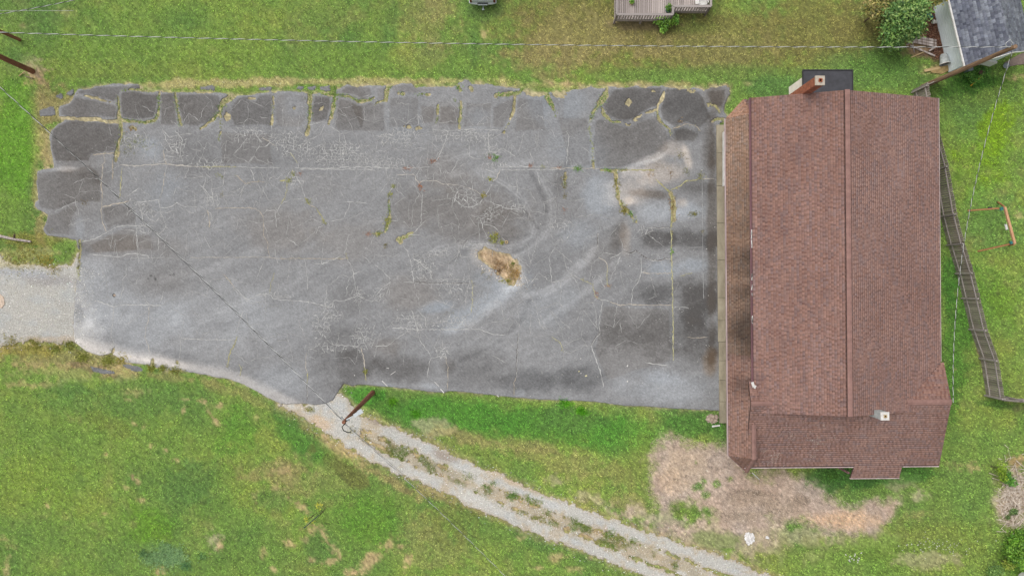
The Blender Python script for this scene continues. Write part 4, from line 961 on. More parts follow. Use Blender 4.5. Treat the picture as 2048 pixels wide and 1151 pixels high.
def build_stones():
    n = 60000
    u = RNG.uniform(-60, 1700, n); v = RNG.uniform(490, 1200, n)
    ft = track_field(u, v)
    k = (ft > RNG.normal(-3, 9, n)) & (lot_field(u, v) < -1)
    u, v = u[k], v[k]
    col = np.array([204, 202, 198.]) + RNG.normal(0, 26, (len(u), 1)) + RNG.normal(0, 5, (len(u), 3))
    pebbles('gravel_stones', u, v, -0.005 + relief(u, v) * .6, .018 + .03 * RNG.random(len(u)) ** 2, col, M_STONE, kind='stuff', label='loose pale stones on the gravel drive')
    # scattered grit and chips on the asphalt and dirt
    n = 2600
    u = np.concatenate([RNG.uniform(1060, 1435, n), RNG.uniform(100, 1060, n // 2)]); v = np.concatenate([RNG.uniform(440, 800, n), RNG.uniform(200, 780, n // 2)])
    k = (lot_field(u, v) > 3) & (RNG.random(len(u)) < .35)
    u, v = u[k], v[k]
    col = np.array([206, 204, 198.]) + RNG.normal(0, 18, (len(u), 1))
    pebbles('grit_chips', u, v, lot_z(u, v) + .008, .012 + .03 * RNG.random(len(u)) ** 4, col, M_STONE, kind='stuff', label='small pale chips scattered on the asphalt')

# areas where no grass grows
BLOCKED += [[(1436,243),(1520,243),(1520,846),(1437,846)], [(1470,215),(1820,205),(1830,880),(1820,895),(1460,905)], [(1580,165),(1690,165),(1690,210),(1580,210)]]
build_ground()
lot_obj = build_lot()
build_cracks(lot_obj)
build_gravel()
build_grass()
build_stones()
#@@PART2
# ------------------------------------------------------------------ the long shingled building
CB, SB = math.cos(R(.5)), math.sin(R(.5))
def B(x, y, h):
    """plan units of the building (photo pixels on the ground, turned half a degree) -> metres"""
    return Vector(((600 + (x - 600) * CB - (y - 60) * SB) * S, (60 + (x - 600) * SB + (y - 60) * CB) * S, h))

PAL = np.array([(156,122,111),(152,119,109),(149,117,108),(159,124,112),(146,117,109),(151,121,113),(155,120,108),(144,118,113)], float)
def fade(pc):
    return fbm(np.array([[pc.x / S]]), np.array([[pc.y / S]]), 90, 3, 81.0)[0, 0] * 1.6 + fbm(np.array([[pc.x / S]]), np.array([[pc.y / S * .15]]), 12, 2, 82.0)[0, 0]
def shingle_face(name, poly, material, parent, colour=None, expo=.152, wid=(.13, .20), a=0, b=1, pal=PAL):
    """overlapping tabs in courses parallel to the edge poly[a] -> poly[b]; joined into one stuff part"""
    poly = [Vector(p) for p in poly]
    ux = (poly[b] - poly[a]).normalized()
    n = Vector((0, 0, 0))
    for i in range(1, len(poly) - 1):
        n += (poly[i] - poly[0]).cross(poly[i + 1] - poly[0])
    n.normalize()
    if n.z < 0: n = -n
    vx = n.cross(ux)
    if vx.z < 0: vx = -vx
    o = poly[a]
    p2 = [((p - o).dot(ux), (p - o).dot(vx)) for p in poly]
    umin = min(p[0] for p in p2); umax = max(p[0] for p in p2); vmin = min(p[1] for p in p2); vmax = max(p[1] for p in p2)
    def span(v):
        xs = []
        m = len(p2)
        for i in range(m):
            (x0, y0), (x1, y1) = p2[i], p2[(i + 1) % m]
            if (y0 > v) != (y1 > v): xs.append(x0 + (x1 - x0) * (v - y0) / (y1 - y0))
        xs.sort()
        return list(zip(xs[0::2], xs[1::2]))
    Vv, F, T = [], [], []
    org = origin(parent)
    k = 0
    v = vmin
    while v < vmax - .02:
        top = min(v + expo * 1.04, vmax)
        for (x0, x1) in span(min(v + expo * .5, vmax - 1e-3)):
            u = x0
            run = random.randrange(len(pal)); k2 = random.randrange(2)
            while u < x1 - .01:
                dark = (k2 := k2 + 1) % 2 == 0
                w = random.uniform(*wid) * (.62 if dark else 1)
                if x1 - u - w < .08: w = x1 - u
                lift = .016 + random.uniform(-.004, .007)
                pc = o + ux * (u + w / 2) + vx * (v + expo / 2)
                bs = len(Vv)
                q = [o + ux * (u + .003) + vx * v, o + ux * (u + w - .003) + vx * v, o + ux * (u + w - .003) + vx * top, o + ux * (u + .003) + vx * top]
                up = [q[0] + n * lift, q[1] + n * lift, q[2] + n * .005, q[3] + n * .005]
                Vv += [p - org for p in up] + [q[0] - n * .004 - org, q[1] - n * .004 - org]
                F += [(bs, bs + 1, bs + 2, bs + 3), (bs + 4, bs + 5, bs + 1, bs)]
                if random.random() < .55: run = random.randrange(len(pal))
                c = pal[run] + random.uniform(-6, 6) - (random.uniform(8, 20) if dark and random.random() < .8 else 0) + 5 * float(fade(pc))
                if colour is not None: c = colour(pc, c)
                T += [c] * 6
                u += w
        v += expo
        k += 1
    if not F: return None
    Fa = np.array(F)
    Va = np.array([tuple(p) for p in Vv])
    e1 = Va[Fa[:, 1]] - Va[Fa[:, 0]]; e2 = Va[Fa[:, 2]] - Va[Fa[:, 0]]
    nn = np.cross(e1, e2)
    top_bad = (nn @ np.array(n)) < -1e-6
    Fa[top_bad] = Fa[top_bad][:, ::-1]
    me = mesh_np(name, Va, Fa, material, alb_np(np.array(T)))
    return add(name, me, parent, kind='stuff')

def roof_plane(poly, parent, colour=None, a=0, b=1, t=.12, **kw):
    mb = MB().prism([Vector(p) for p in poly], t)
    r = mb.build('roof', M_DECK_UNDER, parent)
    shingle_face('shingles', poly, M_SHING, r, colour, a=a, b=b, **kw)
    return r

HR, HW, HE = 5.3, 3.75, 3.3
XW, XR, XE, YN, YS = 442.6, 597.0, 795.3, 351.0, -228.0
HG, YG, YWS = 4.05, -210.0, -336.5
wing_h = lambda y: HG - .30 * abs(y - YG) * S
bld = thing('shingled_building', B(600, 60, 0), 'large brown shingled building with a long ridge and sloping front awning beside the car park', 'building')

# walls
def wall_box(x0, x1, y0, y1, h, mb):
    return mb.prism([B(x0, y0, h), B(x1, y0, h), B(x1, y1, h), B(x0, y1, h)], h)
w = MB()
wall_box(446, 784, -222, 343, 3.1, w)
w.faces([B(447, 342.5, 3.1), B(783, 342.5, 3.1), B(597, 342.5, 5.0), B(447, 342, 3.1), B(783, 342, 3.1), B(597, 342, 5.0)], [(0, 1, 2)])
w.faces([B(447, -221.5, 3.1), B(597, -221.5, 5.0), B(783, -221.5, 3.1)], [(0, 1, 2)])
wall_box(446, 790, -328, -222, 2.55, w)
w.faces([B(790, -328, 2.55), B(790, -140, 2.55), B(790, -210, 3.8)], [(0, 1, 2)])
w.build('wall', M_SIDING, bld)

def grime(pc, c):
    """old algae stains on the awning: dark streaks below the gutter, olive cast elsewhere"""
    u, v = pc.x / S, CV - pc.y / S
    y = -pc.y / S + CV
    up = (pc.z - 2.5) / 1.2
    st = 0
    for (v0, r, s) in [(520, 20, .34), (548, 12, .24), (580, 16, .3), (640, 42, .42), (655, 20, .22), (690, 14, .2), (470, 20, .16), (420, 50, .1), (745, 18, .24)]:
        st += s * math.exp(-((y * .945 + 31 - v0) / r) ** 2) * (0.35 + .8 * min(max(up, 0), 1))
    c = c + np.array([0, 5, -2.]) * (1 if y < 700 else .2)
    return c * (1 - min(st * 1.1, .46)) + random.uniform(-4, 4)
W_face = [B(XW, YS, HW), B(XW, YN, HW), B(XR, YN, HR), B(XR, YS, HR)]
E_face = [B(XE, YS, HE), B(XE, YN, HE), B(XR, YN, HR), B(XR, YS, HR)]
def lit_east(pc, c): return c + np.array([16, 14, 14.])  # east slope tabs lifted: light on that side painted into their colour
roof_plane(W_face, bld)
roof_plane(E_face, bld, lit_east)
# south wing: one long south slope with a porch tongue, and two short north slopes at its ends
xw, xe = 434.5, 800.9
yP = -360.0
S_face = [B(xw, YWS, wing_h(YWS)), B(641, YWS, wing_h(YWS)), B(637, yP, wing_h(yP)), B(729.5, yP, wing_h(yP)), B(731.5, YWS, wing_h(YWS)), B(xe, YWS, wing_h(YWS)), B(xe, YG, HG), B(xw, YG, HG)]
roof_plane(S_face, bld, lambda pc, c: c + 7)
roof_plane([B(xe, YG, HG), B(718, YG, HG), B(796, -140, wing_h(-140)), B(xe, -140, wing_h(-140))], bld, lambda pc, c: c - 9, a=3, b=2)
roof_plane([B(xw, YG, HG), B(xw, -166, wing_h(-166)), B(442.6, -178, wing_h(-178)), B(476, YG, HG)], bld, a=0, b=3)
# front awning: a steep strip with splayed ends
HA, HT, XA, XT = 2.5, 3.69, 406.2, 443.4
A_n, A_s, B_n, B_s = B(XA, 321.7, HA), B(XA, -315.5, HA), B(441.5, 359, HA), B(440.5, -348, HA)
C_n, C_s = B(XT, 322, HT), B(XT, -314, HT)
roof_plane([A_n, A_s, C_s, C_n], bld, grime, t=.08)
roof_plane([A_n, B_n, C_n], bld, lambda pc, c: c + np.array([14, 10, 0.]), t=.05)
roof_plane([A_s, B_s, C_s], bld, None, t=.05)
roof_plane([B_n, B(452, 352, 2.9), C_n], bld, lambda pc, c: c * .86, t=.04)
MB().faces([C_s, B_s, B(444, -348, HA - .1), B(444, -240, HA - .1), B(444, -240, HT)], [(0, 1, 2, 3, 4)]).build('awning_back', M_FASCIA, bld)
# ridge caps (overlapping cap shingles, one raised strip per ridge)
def cap_run(p0, p1, w, t, nm='ridge_cap', step=.3, drop=.05):
    p0, p1 = Vector(p0), Vector(p1)
    n = max(2, int((p1 - p0).length / step))
    d = (p1 - p0) / n
    side = Vector((-d.y, d.x, 0)).normalized()
    mb = MB()
    for i in range(n):
        a = p0 + d * i; b = a + d * 1.06
        za, zb = Vector((0, 0, t + .006)), Vector((0, 0, t - .004))
        dn = Vector((0, 0, -drop))
        mb.faces([a - side * w + za + dn, a + za, a + side * w + za + dn, b - side * w + zb + dn, b + zb, b + side * w + zb + dn, a - side * w + dn - Vector((0, 0, .03)), a + side * w + dn - Vector((0, 0, .03)), b - side * w + dn - Vector((0, 0, .03)), b + side * w + dn - Vector((0, 0, .03))],
                 [(0, 1, 4, 3), (1, 2, 5, 4), (6, 0, 3, 8), (2, 7, 9, 5), (0, 6, 7, 2, 1)])
    return mb.build(nm, M_CAP, bld)
cap_run(B(XR, YS, HR), B(XR, YN, HR), .15, .085, drop=.02)
MB().bar(B(XR, YS, HR + .02), B(XR, YN, HR + .02), .37, .03).build('ridge_vent', M_DECK_UNDER, bld)
cap_run(B(720, YG, HG), B(xe, YG, HG), .17, .05)
cap_run(B(xw, YG, HG), B(474, YG, HG), .15, .05)
cap_run(B(XT, -250, HT), B(XT, -314, HT), .14, .04)
cap_run(C_s, B_s, .12, .04)
# fascia, gutter
MB().bar(A_n + Vector((-.03, 0, -.05)), A_s + Vector((-.03, 0, -.05)), .05, .17).build('fascia', M_FASCIA, bld)
MB().bar(A_s + Vector((0, 0, -.06)), B_s + Vector((0, 0, -.06)), .05, .14).build('fascia', M_FASCIA, bld)
MB().bar(B(xw, YWS - 1, wing_h(YWS) - .07), B(640, YWS - 1, wing_h(YWS) - .07), .06, .13).bar(B(733, YWS - 1, wing_h(YWS) - .07), B(xe, YWS - 1, wing_h(YWS) - .07), .06, .13).bar(B(637, yP - 1, wing_h(yP) - .07), B(730, yP - 1, wing_h(yP) - .07), .06, .13).build('fascia', M_FASCIA, bld)
MB().bar(B(XE + 1, -138, HE - .07), B(XE + 1, YN, HE - .07), .05, .13).build('fascia', M_FASCIA, bld)
g = MB()
gx = B(XW - 1.6, 0, 0).x - B(XW, 0, 0).x
for (y0, y1) in [(-178, 351)]:
    a, b = B(XW - 2.2, y0, HW - .02), B(XW - 2.2, y1, HW - .02)
    g.bar(a + Vector((-.045, 0, 0)), b + Vector((-.045, 0, 0)), .012, .09).bar(a + Vector((.045, 0, 0)), b + Vector((.045, 0, 0)), .012, .09).bar(a + Vector((0, 0, -.05)), b + Vector((0, 0, -.05)), .1, .012)
g.build('gutter', M_GUTTER, bld)
mb = MB()
for (y0, y1) in [(70, 120), (-20, 30), (-60, -52), (20, 26)]:
    for k in range(5):
        ya = y0 + (y1 - y0) * random.random() * .8
        mb.box(B(XW - 2.0 + random.uniform(-.6, .6), ya, HW + .035), (.05, random.uniform(.1, .4), .015), random.uniform(-.1, .1))
mb.box(B(441, -176, HW + .05), (.16, .34, .05), .3).box(B(444, -180, HW + .12), (.1, .2, .04), -.4)
mb.build('flaking_paint', M_WHITE, bld, kind='stuff')
# white board on the front wall line under the awning's north end
MB().box(P(1447.4, 318, 2.25), (.07, 3.55, .32)).build('sign_board', M_WHITE, bld)
# porch post seen at the corner of the tongue
MB().box(B(637.5, -352, 1.1), (.11, .11, 2.3)).build('porch_post', M_GUTTER, bld)
MB().box(B(730, -352, 1.1), (.11, .11, 2.3)).build('porch_post', M_GUTTER, bld)

# brick chimney of the north gable: courses of single bricks, cap, flue
ch = MB()
cx, cy, cw, chh = 531, 357.2, .50, 6.42
c0 = Vector((cx * S, cy * S, 0))
MB().box(c0 + Vector((0, 0, chh / 2)), (cw - .03, cw - .03, chh)).build('brick_chimney', M_MORTAR, bld)
chim = [o for o in bld.children if o.name.startswith('brick_chimney')][0]
k = 0
z = .04
while z < chh - .04:
    for side in range(4):
        ang = side * math.pi / 2
        M0 = Matrix.Translation(c0) @ Matrix.Rotation(ang, 4, 'Z')
        off = -cw / 2 + (0.0 if k % 2 else -.10)
        x = off
        while x < cw / 2:
            x0, x1 = max(x, -cw / 2), min(x + .2, cw / 2)
            if x1 - x0 > .03:
                ch.box(None, (x1 - x0 - .012, .03, .058), M=M0 @ Matrix.Translation(((x0 + x1) / 2, -cw / 2 + random.uniform(-.003, .003), z)))
            x += .2
    z += .07
    k += 1
o = ch.build('bricks', M_BRICK, chim, kind='stuff')
cap = MB()
for dx, dy, sx, sy in [(0, .19, .56, .18), (0, -.19, .56, .18), (-.19, 0, .18, .2), (.19, 0, .18, .2)]:
    cap.box(c0 + Vector((dx, dy, chh + .04)), (sx, sy, .1))
cap.build('chimney_cap', M_MORTAR, chim)
fl = MB()
for dx, dy, sx, sy in [(0, .085, .2, .03), (0, -.085, .2, .03), (-.085, 0, .03, .14), (.085, 0, .03, .14)]:
    fl.box(c0 + Vector((dx + .01, dy, chh + .09)), (sx, sy, .14))
fl.build('flue', M_FLUE, chim)
MB().box(c0 + Vector((.01, 0, chh + .005)), (.14, .14, .02)).build('flue_hole', M_SOOT, chim)
# small painted chimney on the south gable
c1 = Vector((657 * S, -225.5 * S, 0))
MB().box(c1 + Vector((0, 0, 4.55)), (.46, .46, 2.0)).build('block_chimney', M_CHIM2, bld)
ch2 = [o for o in bld.children if o.name.startswith('block_chimney')][0]
cp = MB()
for dx, dy, sx, sy in [(0, .165, .52, .17), (0, -.165, .52, .17), (-.17, 0, .17, .16), (.17, 0, .17, .16)]:
    cp.box(c1 + Vector((dx, dy, 5.58)), (sx, sy, .07))
cp.build('chimney_cap', M_WHITE, ch2)
f2 = MB()
for dx, dy, sx, sy in [(0, .07, .17, .03), (0, -.07, .17, .03), (-.07, 0, .03, .11), (.07, 0, .03, .11)]:
    f2.box(c1 + Vector((dx, dy, 5.64)), (sx, sy, .1))
f2.build('flue', M_TANW, ch2)
MB().box(c1 + Vector((0, 0, 5.562)), (.11, .11, .02)).build('flue_hole', M_SOOT, ch2)
# dead twigs lying on the wing
tw = MB()
for (u, v, r, n) in [(1552, 915, 11, 34), (1540, 930, 14, 12), (1528, 905, 10, 8), (1632, 880, 12, 22), (1628, 910, 8, 10), (1580, 868, 16, 14), (1565, 850, 12, 6), (1612, 870, 20, 10), (1665, 872, 6, 4), (1792, 870, 9, 4), (1797, 907, 6, 4), (1732, 933, 3, 2), (1640, 850, 12, 8), (1600, 840, 14, 6)]:
    for i in range(n):
        a = random.uniform(0, 6.28); l = random.uniform(.05, .26)
        p = P(u + random.gauss(0, r * .6), v + random.gauss(0, r * .6), 3.1)
        yl = p.y / S
        z = HG - .30 * abs(yl - (YG + (p.x / S - 600) * .0087 )) * S + .035
        p.z = z
        d = Vector((math.cos(a), math.sin(a), .30 * math.sin(a))) * l
        m = p + d * .5 + Vector((random.uniform(-.03, .03), random.uniform(-.03, .03), .02))
        tw.tube([p, m, p + d], .007, 4)
tw.build('roof_twigs', mat('pale_twig', alb(206,194,182), alb(150,128,116), scale=5, rough=.9, island=.15), kind='stuff', label='pale dead twigs scattered on the brown roof')

# annex under the north gable
an = thing('annex', B(598, 385, 0), 'small flat dark roofed annex with white wall below the brick chimney', 'shed')
MB().prism([Vector((553.6 * S, 401 * S, 2.3)), Vector((553.6 * S, 345 * S, 2.3)), Vector((641 * S, 345 * S, 2.3)), Vector((641 * S, 401 * S, 2.3))], 2.3).build('wall', M_SIDING, an)
MB().prism([Vector((552 * S, 412 * S, 2.45)), Vector((552 * S, 345 * S, 2.45)), Vector((645 * S, 345 * S, 2.45)), Vector((645 * S, 412 * S, 2.45))], .08).build('roof', M_MEMB, an)
e = MB()
e.bar(Vector((551 * S, 412.5 * S, 2.44)), Vector((646 * S, 412.5 * S, 2.44)), .06, .12).bar(Vector((551.3 * S, 412 * S, 2.44)), Vector((551.3 * S, 345 * S, 2.44)), .05, .12).bar(Vector((645.6 * S, 412 * S, 2.44)), Vector((645.6 * S, 345 * S, 2.44)), .05, .12)
e.build('roof_edge', mat('dark_drip_edge', alb(62,60,64), rough=.6), an)
bo = MB()
for i in range(14):
    zz = .1 + i * .16
    bo.bar(Vector((553.2 * S, 401 * S, zz)), Vector((553.2 * S, 345 * S, zz)), .015, .012)
bo.build('lap_edges', M_SIDING, an, kind='stuff')

# ------------------------------------------------------------------ concrete walk in front of the building
walk = bpy.data.objects.new('walkway', None); COL.objects.link(walk)
props(walk, label='long raised concrete walk along the awning of the brown building', kind='structure')
walk.location = (0, 0, 0)
vv = [250, 306, 372, 446, 520, 595, 640, 683, 720.5, 759, 802, 845]
for i, (a, b) in enumerate(zip(vv[:-1], vv[1:])):
    t0 = (a - 250) / 595; t1 = (b - 250) / 595
    ul0, ul1 = 1432 + 5 * t0 + (1.3 if a >= 683 else 0), 1432 + 5 * t1 + (1.3 if a >= 683 else 0)
    h = .13 + (.012 if a >= 683 else 0) + random.uniform(-.003, .003)
    gp = .35
    top = [P(ul0, a + gp, 0), P(ul1, b - gp, 0), P(1472, b - gp, 0), P(1472, a + gp, 0)]
    for p in top: p.z = h
    MB().prism(top, h + .05).build('slab', M_CONC, walk)

# ------------------------------------------------------------------ wooden fences
def fence(tops, label, side=1, h=1.75, sp=.153, w=.133, posts=True, group=None):
    pts = [P(u, v, h) for u, v in tops]
    pts = [Vector((p.x, p.y, 0)) for p in pts]
    root = thing('wooden_fence', pts[0], label, 'fence', group)
    rail_side = side
    L = 0
    carry = 0.0
    for a, b in zip(pts[:-1], pts[1:]):
        d = b - a; l = d.length; d.normalize()
        nrm = Vector((-d.y, d.x, 0)) * rail_side
        rz = math.atan2(d.y, d.x)
        x = carry
        while x < l:
            p = a + d * x
            hh = h + random.uniform(-.03, .03)
            lean = random.uniform(-.012, .012)
            M = Matrix.Translation(p + Vector((0, 0, hh / 2 + .02))) @ Matrix.Rotation(rz, 4, 'Z') @ Matrix.Rotation(lean, 4, 'Y') @ Matrix.Rotation(random.uniform(-.03, .03), 4, 'Z')
            pbox('picket', root, None, (w * random.uniform(.93, 1.0), .018, hh), 0, M_WOOD, M=M)
            x += sp
        carry = x - l
        n = max(1, round(l / 2.4))
        for i in range(n):
            for z in (.42, 1.42):
                q0 = a + d * (l * i / n + .02); q1 = a + d * (l * (i + 1) / n - .02)
                dz = random.uniform(-.02, .02)
                pbar('rail', root, q0 + nrm * .035 + Vector((0, 0, z + dz)), q1 + nrm * .035 + Vector((0, 0, z + random.uniform(-.02, .02))), .045, .09, M_RAIL)
            q = a + d * (l * i / n)
            pbox('post', root, q + nrm * .10 + Vector((0, 0, h / 2)), (.09, .09, h - .05), rz, M_RAIL)
    q = pts[-1] + Vector((0, 0, 0))
    pbox('post', root, q + nrm * .10 - d * .05 + Vector((0, 0, h / 2)), (.09, .09, h), 0, M_RAIL)
    return root
fence([(1857,170),(1861,194),(1878,262),(1897,332),(1913.5,427),(1929,486),(1947.5,545),(1960,596),(1975,660),(1997,721),(2009,799)], 'long weathered picket fence bending along the yard behind the brown building', side=-1)
fence([(2010,801),(2048,804),(2100,806)], 'short stretch of grey fence leaving the corner towards the right edge', side=1)
fence([(1857,169),(1908,147)], 'short stretch of fence seen edge on under the leaning pole top', side=1)

# ------------------------------------------------------------------ utility poles and their lines
def pole(base, top, r0, r1, material, label, hw=True):
    b, t = Vector(base), Vector(top)
    root = thing('utility_pole', b, label, 'utility pole')
    n = 7
    MB().tube([b + (t - b) * (i / n) - (Vector((0, 0, .1)) if i == 0 else Vector()) for i in range(n + 1)], [r0 + (r1 - r0) * i / n for i in range(n + 1)], 14).build('shaft', material, root, smooth=False)
    if hw:
        d = (t - b).normalized()
        k = MB()
        for z, a in ((-.25, .3), (-.45, 2.4)):
            p = t + d * z
            k.tube([p + Vector((math.cos(a), math.sin(a), 0)) * r1 * .8, p + Vector((math.cos(a), math.sin(a), 0)) * (r1 + .14)], .02, 6)
            k.box(p + Vector((math.cos(a), math.sin(a), 0)) * (r1 + .16), (.07, .07, .1))
        k.build('insulator', M_STEEL, root)
    return root
P_MB, P_MT = P(745, 785), P(687, 844, 8.9)
P_RB, P_RT = P(1846, 173), P(2031, 93, 8.6)
P_LB, P_LT = P(64, 142), P(-148, 47, 8.9)
P_L2B, P_L2T = P(38, 79), P(-170, -12, 8.4)
pm = pole(P_MB, P_MT, .175, .10, M_POLE, 'dark brown utility pole with a white lamp standing in grass beside the gravel drive')
pole(P_RB, P_RT, .17, .12, M_POLE2, 'grey brown utility pole standing beside the grey roofed house')
pole(P_LB, P_LT, .19, .11, M_POLE, 'thick dark utility pole in a patch of bare earth at the left edge')
pole(P_L2B, P_L2T, .12, .09, M_POLE, 'thinner dark utility pole on the lawn, upper one at the left edge')
# lamp on the middle pole: bracket arm and luminaire
la, lb = P(694, 838, 8.55), P(706, 832, 8.5)
lc, ld = P(708, 831, 8.5), P(725, 820, 8.42)
MB().tube([P(688, 843, 8.5), la, lb], .035, 8).build('lamp_arm', M_CARW, pm)
Mx, L_ = bar_matrix(lc, ld)
MB().box(None, (L_ * .5, .19, .10), M=Mx @ Matrix.Translation((-L_ * .26, 0, 0))).box(None, (L_ * .46, .26, .075), M=Mx @ Matrix.Translation((L_ * .24, 0, 0))).box(None, (.02, .2, .11), M=Mx).build('lamp_head', M_CARW, pm)
MB().tube([P_MT + Vector((.1, -.05, -.1)), P(684, 853, 8.6), P(687, 860, 8.3), P(695, 864, 8.1), P(702, 864, 8.0)], .028, 6).build('cable_loop', M_BLK, pm)
MB().tube([P(2029, 92, 8.5), P(2020, 96, 8.3), P(2011, 92, 8.3), P(2012, 86, 8.4), P(2021, 79, 8.5), P(2025, 86, 8.5), P(2020, 97, 8.2)], .016, 6).build('slack_cable', M_ALU, [o for o in scn.objects if o.name.startswith('utility_pole.001')][0])

def catenary(a, b, sag, n):
    a, b = Vector(a), Vector(b)
    return [a + (b - a) * (i / n) - Vector((0, 0, sag * 4 * (i / n) * (1 - i / n))) for i in range(n + 1)]
def service_line(a, b, sag, label, pitch=.95, rb=.014, rd=.014):
    """bare neutral twisted round a black insulated conductor"""
    L = (Vector(b) - Vector(a)).length
    n = int(L / pitch * 10)
    base = catenary(a, b, sag, n)
    d = (Vector(b) - Vector(a)).normalized()
    x = d.cross(Vector((0, 0, 1))).normalized(); y = x.cross(d)
    root = thing('power_line', base[0], label, 'power line')
    for ph, r, m, nm in ((0, rb, M_ALU, 'bare_strand'), (math.pi, rd * 1.25, M_BLK, 'insulated_strand')):
        pts = [p + (x * math.cos(i * 2 * math.pi / 10 + ph) + y * math.sin(i * 2 * math.pi / 10 + ph)) * .012 for i, p in enumerate(base)]
        MB().tube(pts, r, 5).build(nm, m, root)
    return root
def plain_line(a, b, sag, r, label, m=None):
    root = thing('cable', Vector(a), label, 'cable')
    MB().tube(catenary(a, b, sag, 60), r, 5).build('sheath', m or M_BLK, root)
    return root
service_line(P(-148, 60, 8.5), P(2029, 94, 8.4), .85, 'long twisted power line crossing the top lawn from left to right', rb=.017, rd=.012)
service_line(P(-148, 42, 8.6), P(682, 838, 8.5), 1.15, 'twisted power line running diagonally over the car park to the dark pole', rb=.016, rd=.010)
plain_line(P(-140, 40, 8.2), P(686, 840, 8.1),   .62, .010, 'plain black cable beside the twisted diagonal line over the car park')
service_line(P(689, 846, 8.5), P(1240, 1392, 8.3), .9, 'twisted power line running from the lamp pole over the lower lawn', rb=.011, rd=.008)
plain_line(P(690, 846, 8.1), P(1262, 1370, 7.9), .5, .007, 'thin dark cable from the lamp pole over the lower lawn')
service_line(P(2027, 97, 8.3), B(800.5, YG, 4.25) , 1.5, 'twisted service line dropping from the right pole to the brown roof', pitch=.7, rb=.012, rd=.012)
service_line(P(-148, 47, 8.6), P(330, -50, 8.6), .7, 'short twisted line crossing the top left corner', pitch=.7, rb=.012, rd=.012)
plain_line(P(-150, 18, 8.6), P(147, 21.5, 6.0), .1, .008, 'faint pale wire above the lawn in the top left corner', M_ALU)

# ------------------------------------------------------------------ house at the upper right
hs_ = thing('house', P(1960, 60), 'small house with grey shingle roof and pale blue wall at the upper right', 'house')
HD = Vector((.233, -.9725, 0)); HP = Vector((.9725, .233, 0))
hc = Vector((858.7, 419, 0))
def HQ(s, e, h):
    """s = plan units north of the south eave corner, e = units east of the west eave"""
    p = hc - HD * s + HP * e
    return Vector((p.x * S, p.y * S, h))
GPAL = np.array([(112,115,126),(104,107,119),(120,124,134),(98,101,113),(126,130,139),(108,112,124)], float)
for e0, e1, lite in ((0, 65.3, 0), (130.6, 65.3, 26)):
    f = [HQ(0, e0, 2.5), HQ(230, e0, 2.5), HQ(230, e1, 3.7), HQ(0, e1, 3.7)]
    r = MB().prism(f, .12).build('roof', M_DECK_UNDER, hs_)
    shingle_face('shingles', f, M_GSHING, r, (lambda pc, c, l=lite: c + l), expo=.19, wid=(.22, .32), pal=GPAL)
w = MB()
w.prism([HQ(8, 16.5, 2.45), HQ(8, 114, 2.45), HQ(225, 114, 2.45), HQ(225, 16.5, 2.45)], 2.45)
w.faces([HQ(8, 16.5, 2.45), HQ(8, 114, 2.45), HQ(8, 65.3, 3.45)], [(0, 1, 2)])
w.build('wall', M_BLUEWALL, hs_)
MB().bar(HQ(-.5, -1.5, 2.46), HQ(230, -1.5, 2.46), .11, .09).build('gutter', M_WHITE, hs_)
MB().bar(HQ(-1, -1, 2.5), HQ(-1, 65.3, 3.7), .04, .15).bar(HQ(-1, 65.3, 3.7), HQ(-1, 131, 2.5), .04, .15).build('rake_board', M_WHITE, hs_)
MB().box(HQ(3.5, 70, 1.2), (.9, .12, .7), -.23).build('window_frame', M_WHITE, hs_)
MB().box(HQ(2.2, 46, .5), (.35, .3, .5), .2).build('meter_box', M_STEEL, hs_)
MB().tube([HQ(5, 18, 2.3), HQ(6, 19, .1)], .05, 8).build('downspout', M_WHITE, hs_)
lap = MB()
for i in range(12):
    z = .15 + i * .18
    lap.bar(HQ(8, 16.2, z), HQ(225, 16.2, z), .012, .014)
lap.build('lap_edges', M_BLUEWALL, hs_, kind='stuff')
pt_ = MB().prism([Vector((x, y, .035)) for x, y in [P(2008, 126).xy, P(2018, 133).xy, P(2044, 129).xy, P(2090, 128).xy, P(2090, 96).xy, P(2040, 108).xy]], .1).build('patio', mat('patio_concrete', alb(150,132,122), alb(122,108,100), scale=3, rough=.9))
props(pt_, kind='structure', label='small brown grey concrete patio at the corner of the grey roofed house')

# ------------------------------------------------------------------ timber deck at the top
dk = thing('timber_deck', Vector((290 * S, 570 * S, 0)), 'weathered timber deck with railings and two levels of front edge at the top', 'deck')
FH, RH = .65, 1.55
xL, xM, xR, yF, yB, yN = 203., 311.4, 385., 528.5, 544.4, 640.
x = xL
while x < xR - 1:
    y0 = yF if x + 2 < xM else yB
    pbox('plank', dk, (((x + 2.05) * S), (y0 + yN) / 2 * S, FH + random.uniform(-.004, .004)), (.127 + random.uniform(-.006, .004), (yN - y0) * S, .035), 0, M_WOODX)
    x += 4.25
def rail_run(a, b, nb):
    a, b = Vector(a), Vector(b)
    pbar('handrail', dk, a + Vector((0, 0, RH)), b + Vector((0, 0, RH)), .14, .04, M_RAIL)
    pbar('lower_rail', dk, a + Vector((0, 0, FH + .1)), b + Vector((0, 0, FH + .1)), .04, .09, M_RAIL)
    rz = math.atan2((b - a).y, (b - a).x)
    for i in range(nb):
        p = a + (b - a) * ((i + .5) / nb)
        pbox('baluster', dk, p + Vector((0, 0, (RH + FH) / 2)), (.085, .03, RH - FH - .04), rz, M_RAIL)
    for p in (a, b):
        pbox('post', dk, p + Vector((0, 0, (RH + .02) / 2)), (.1, .1, RH), rz, M_WOODX)
rail_run((xL * S, yF * S, 0), (xM * S, yF * S, 0), 20)
rail_run((xM * S, yF * S, 0), (xM * S, yB * S, 0), 3)
rail_run((xM * S, yB * S, 0), (xR * S, yB * S, 0), 14)
rail_run((xR * S, yB * S, 0), (xR * S, yN * S, 0), 17)
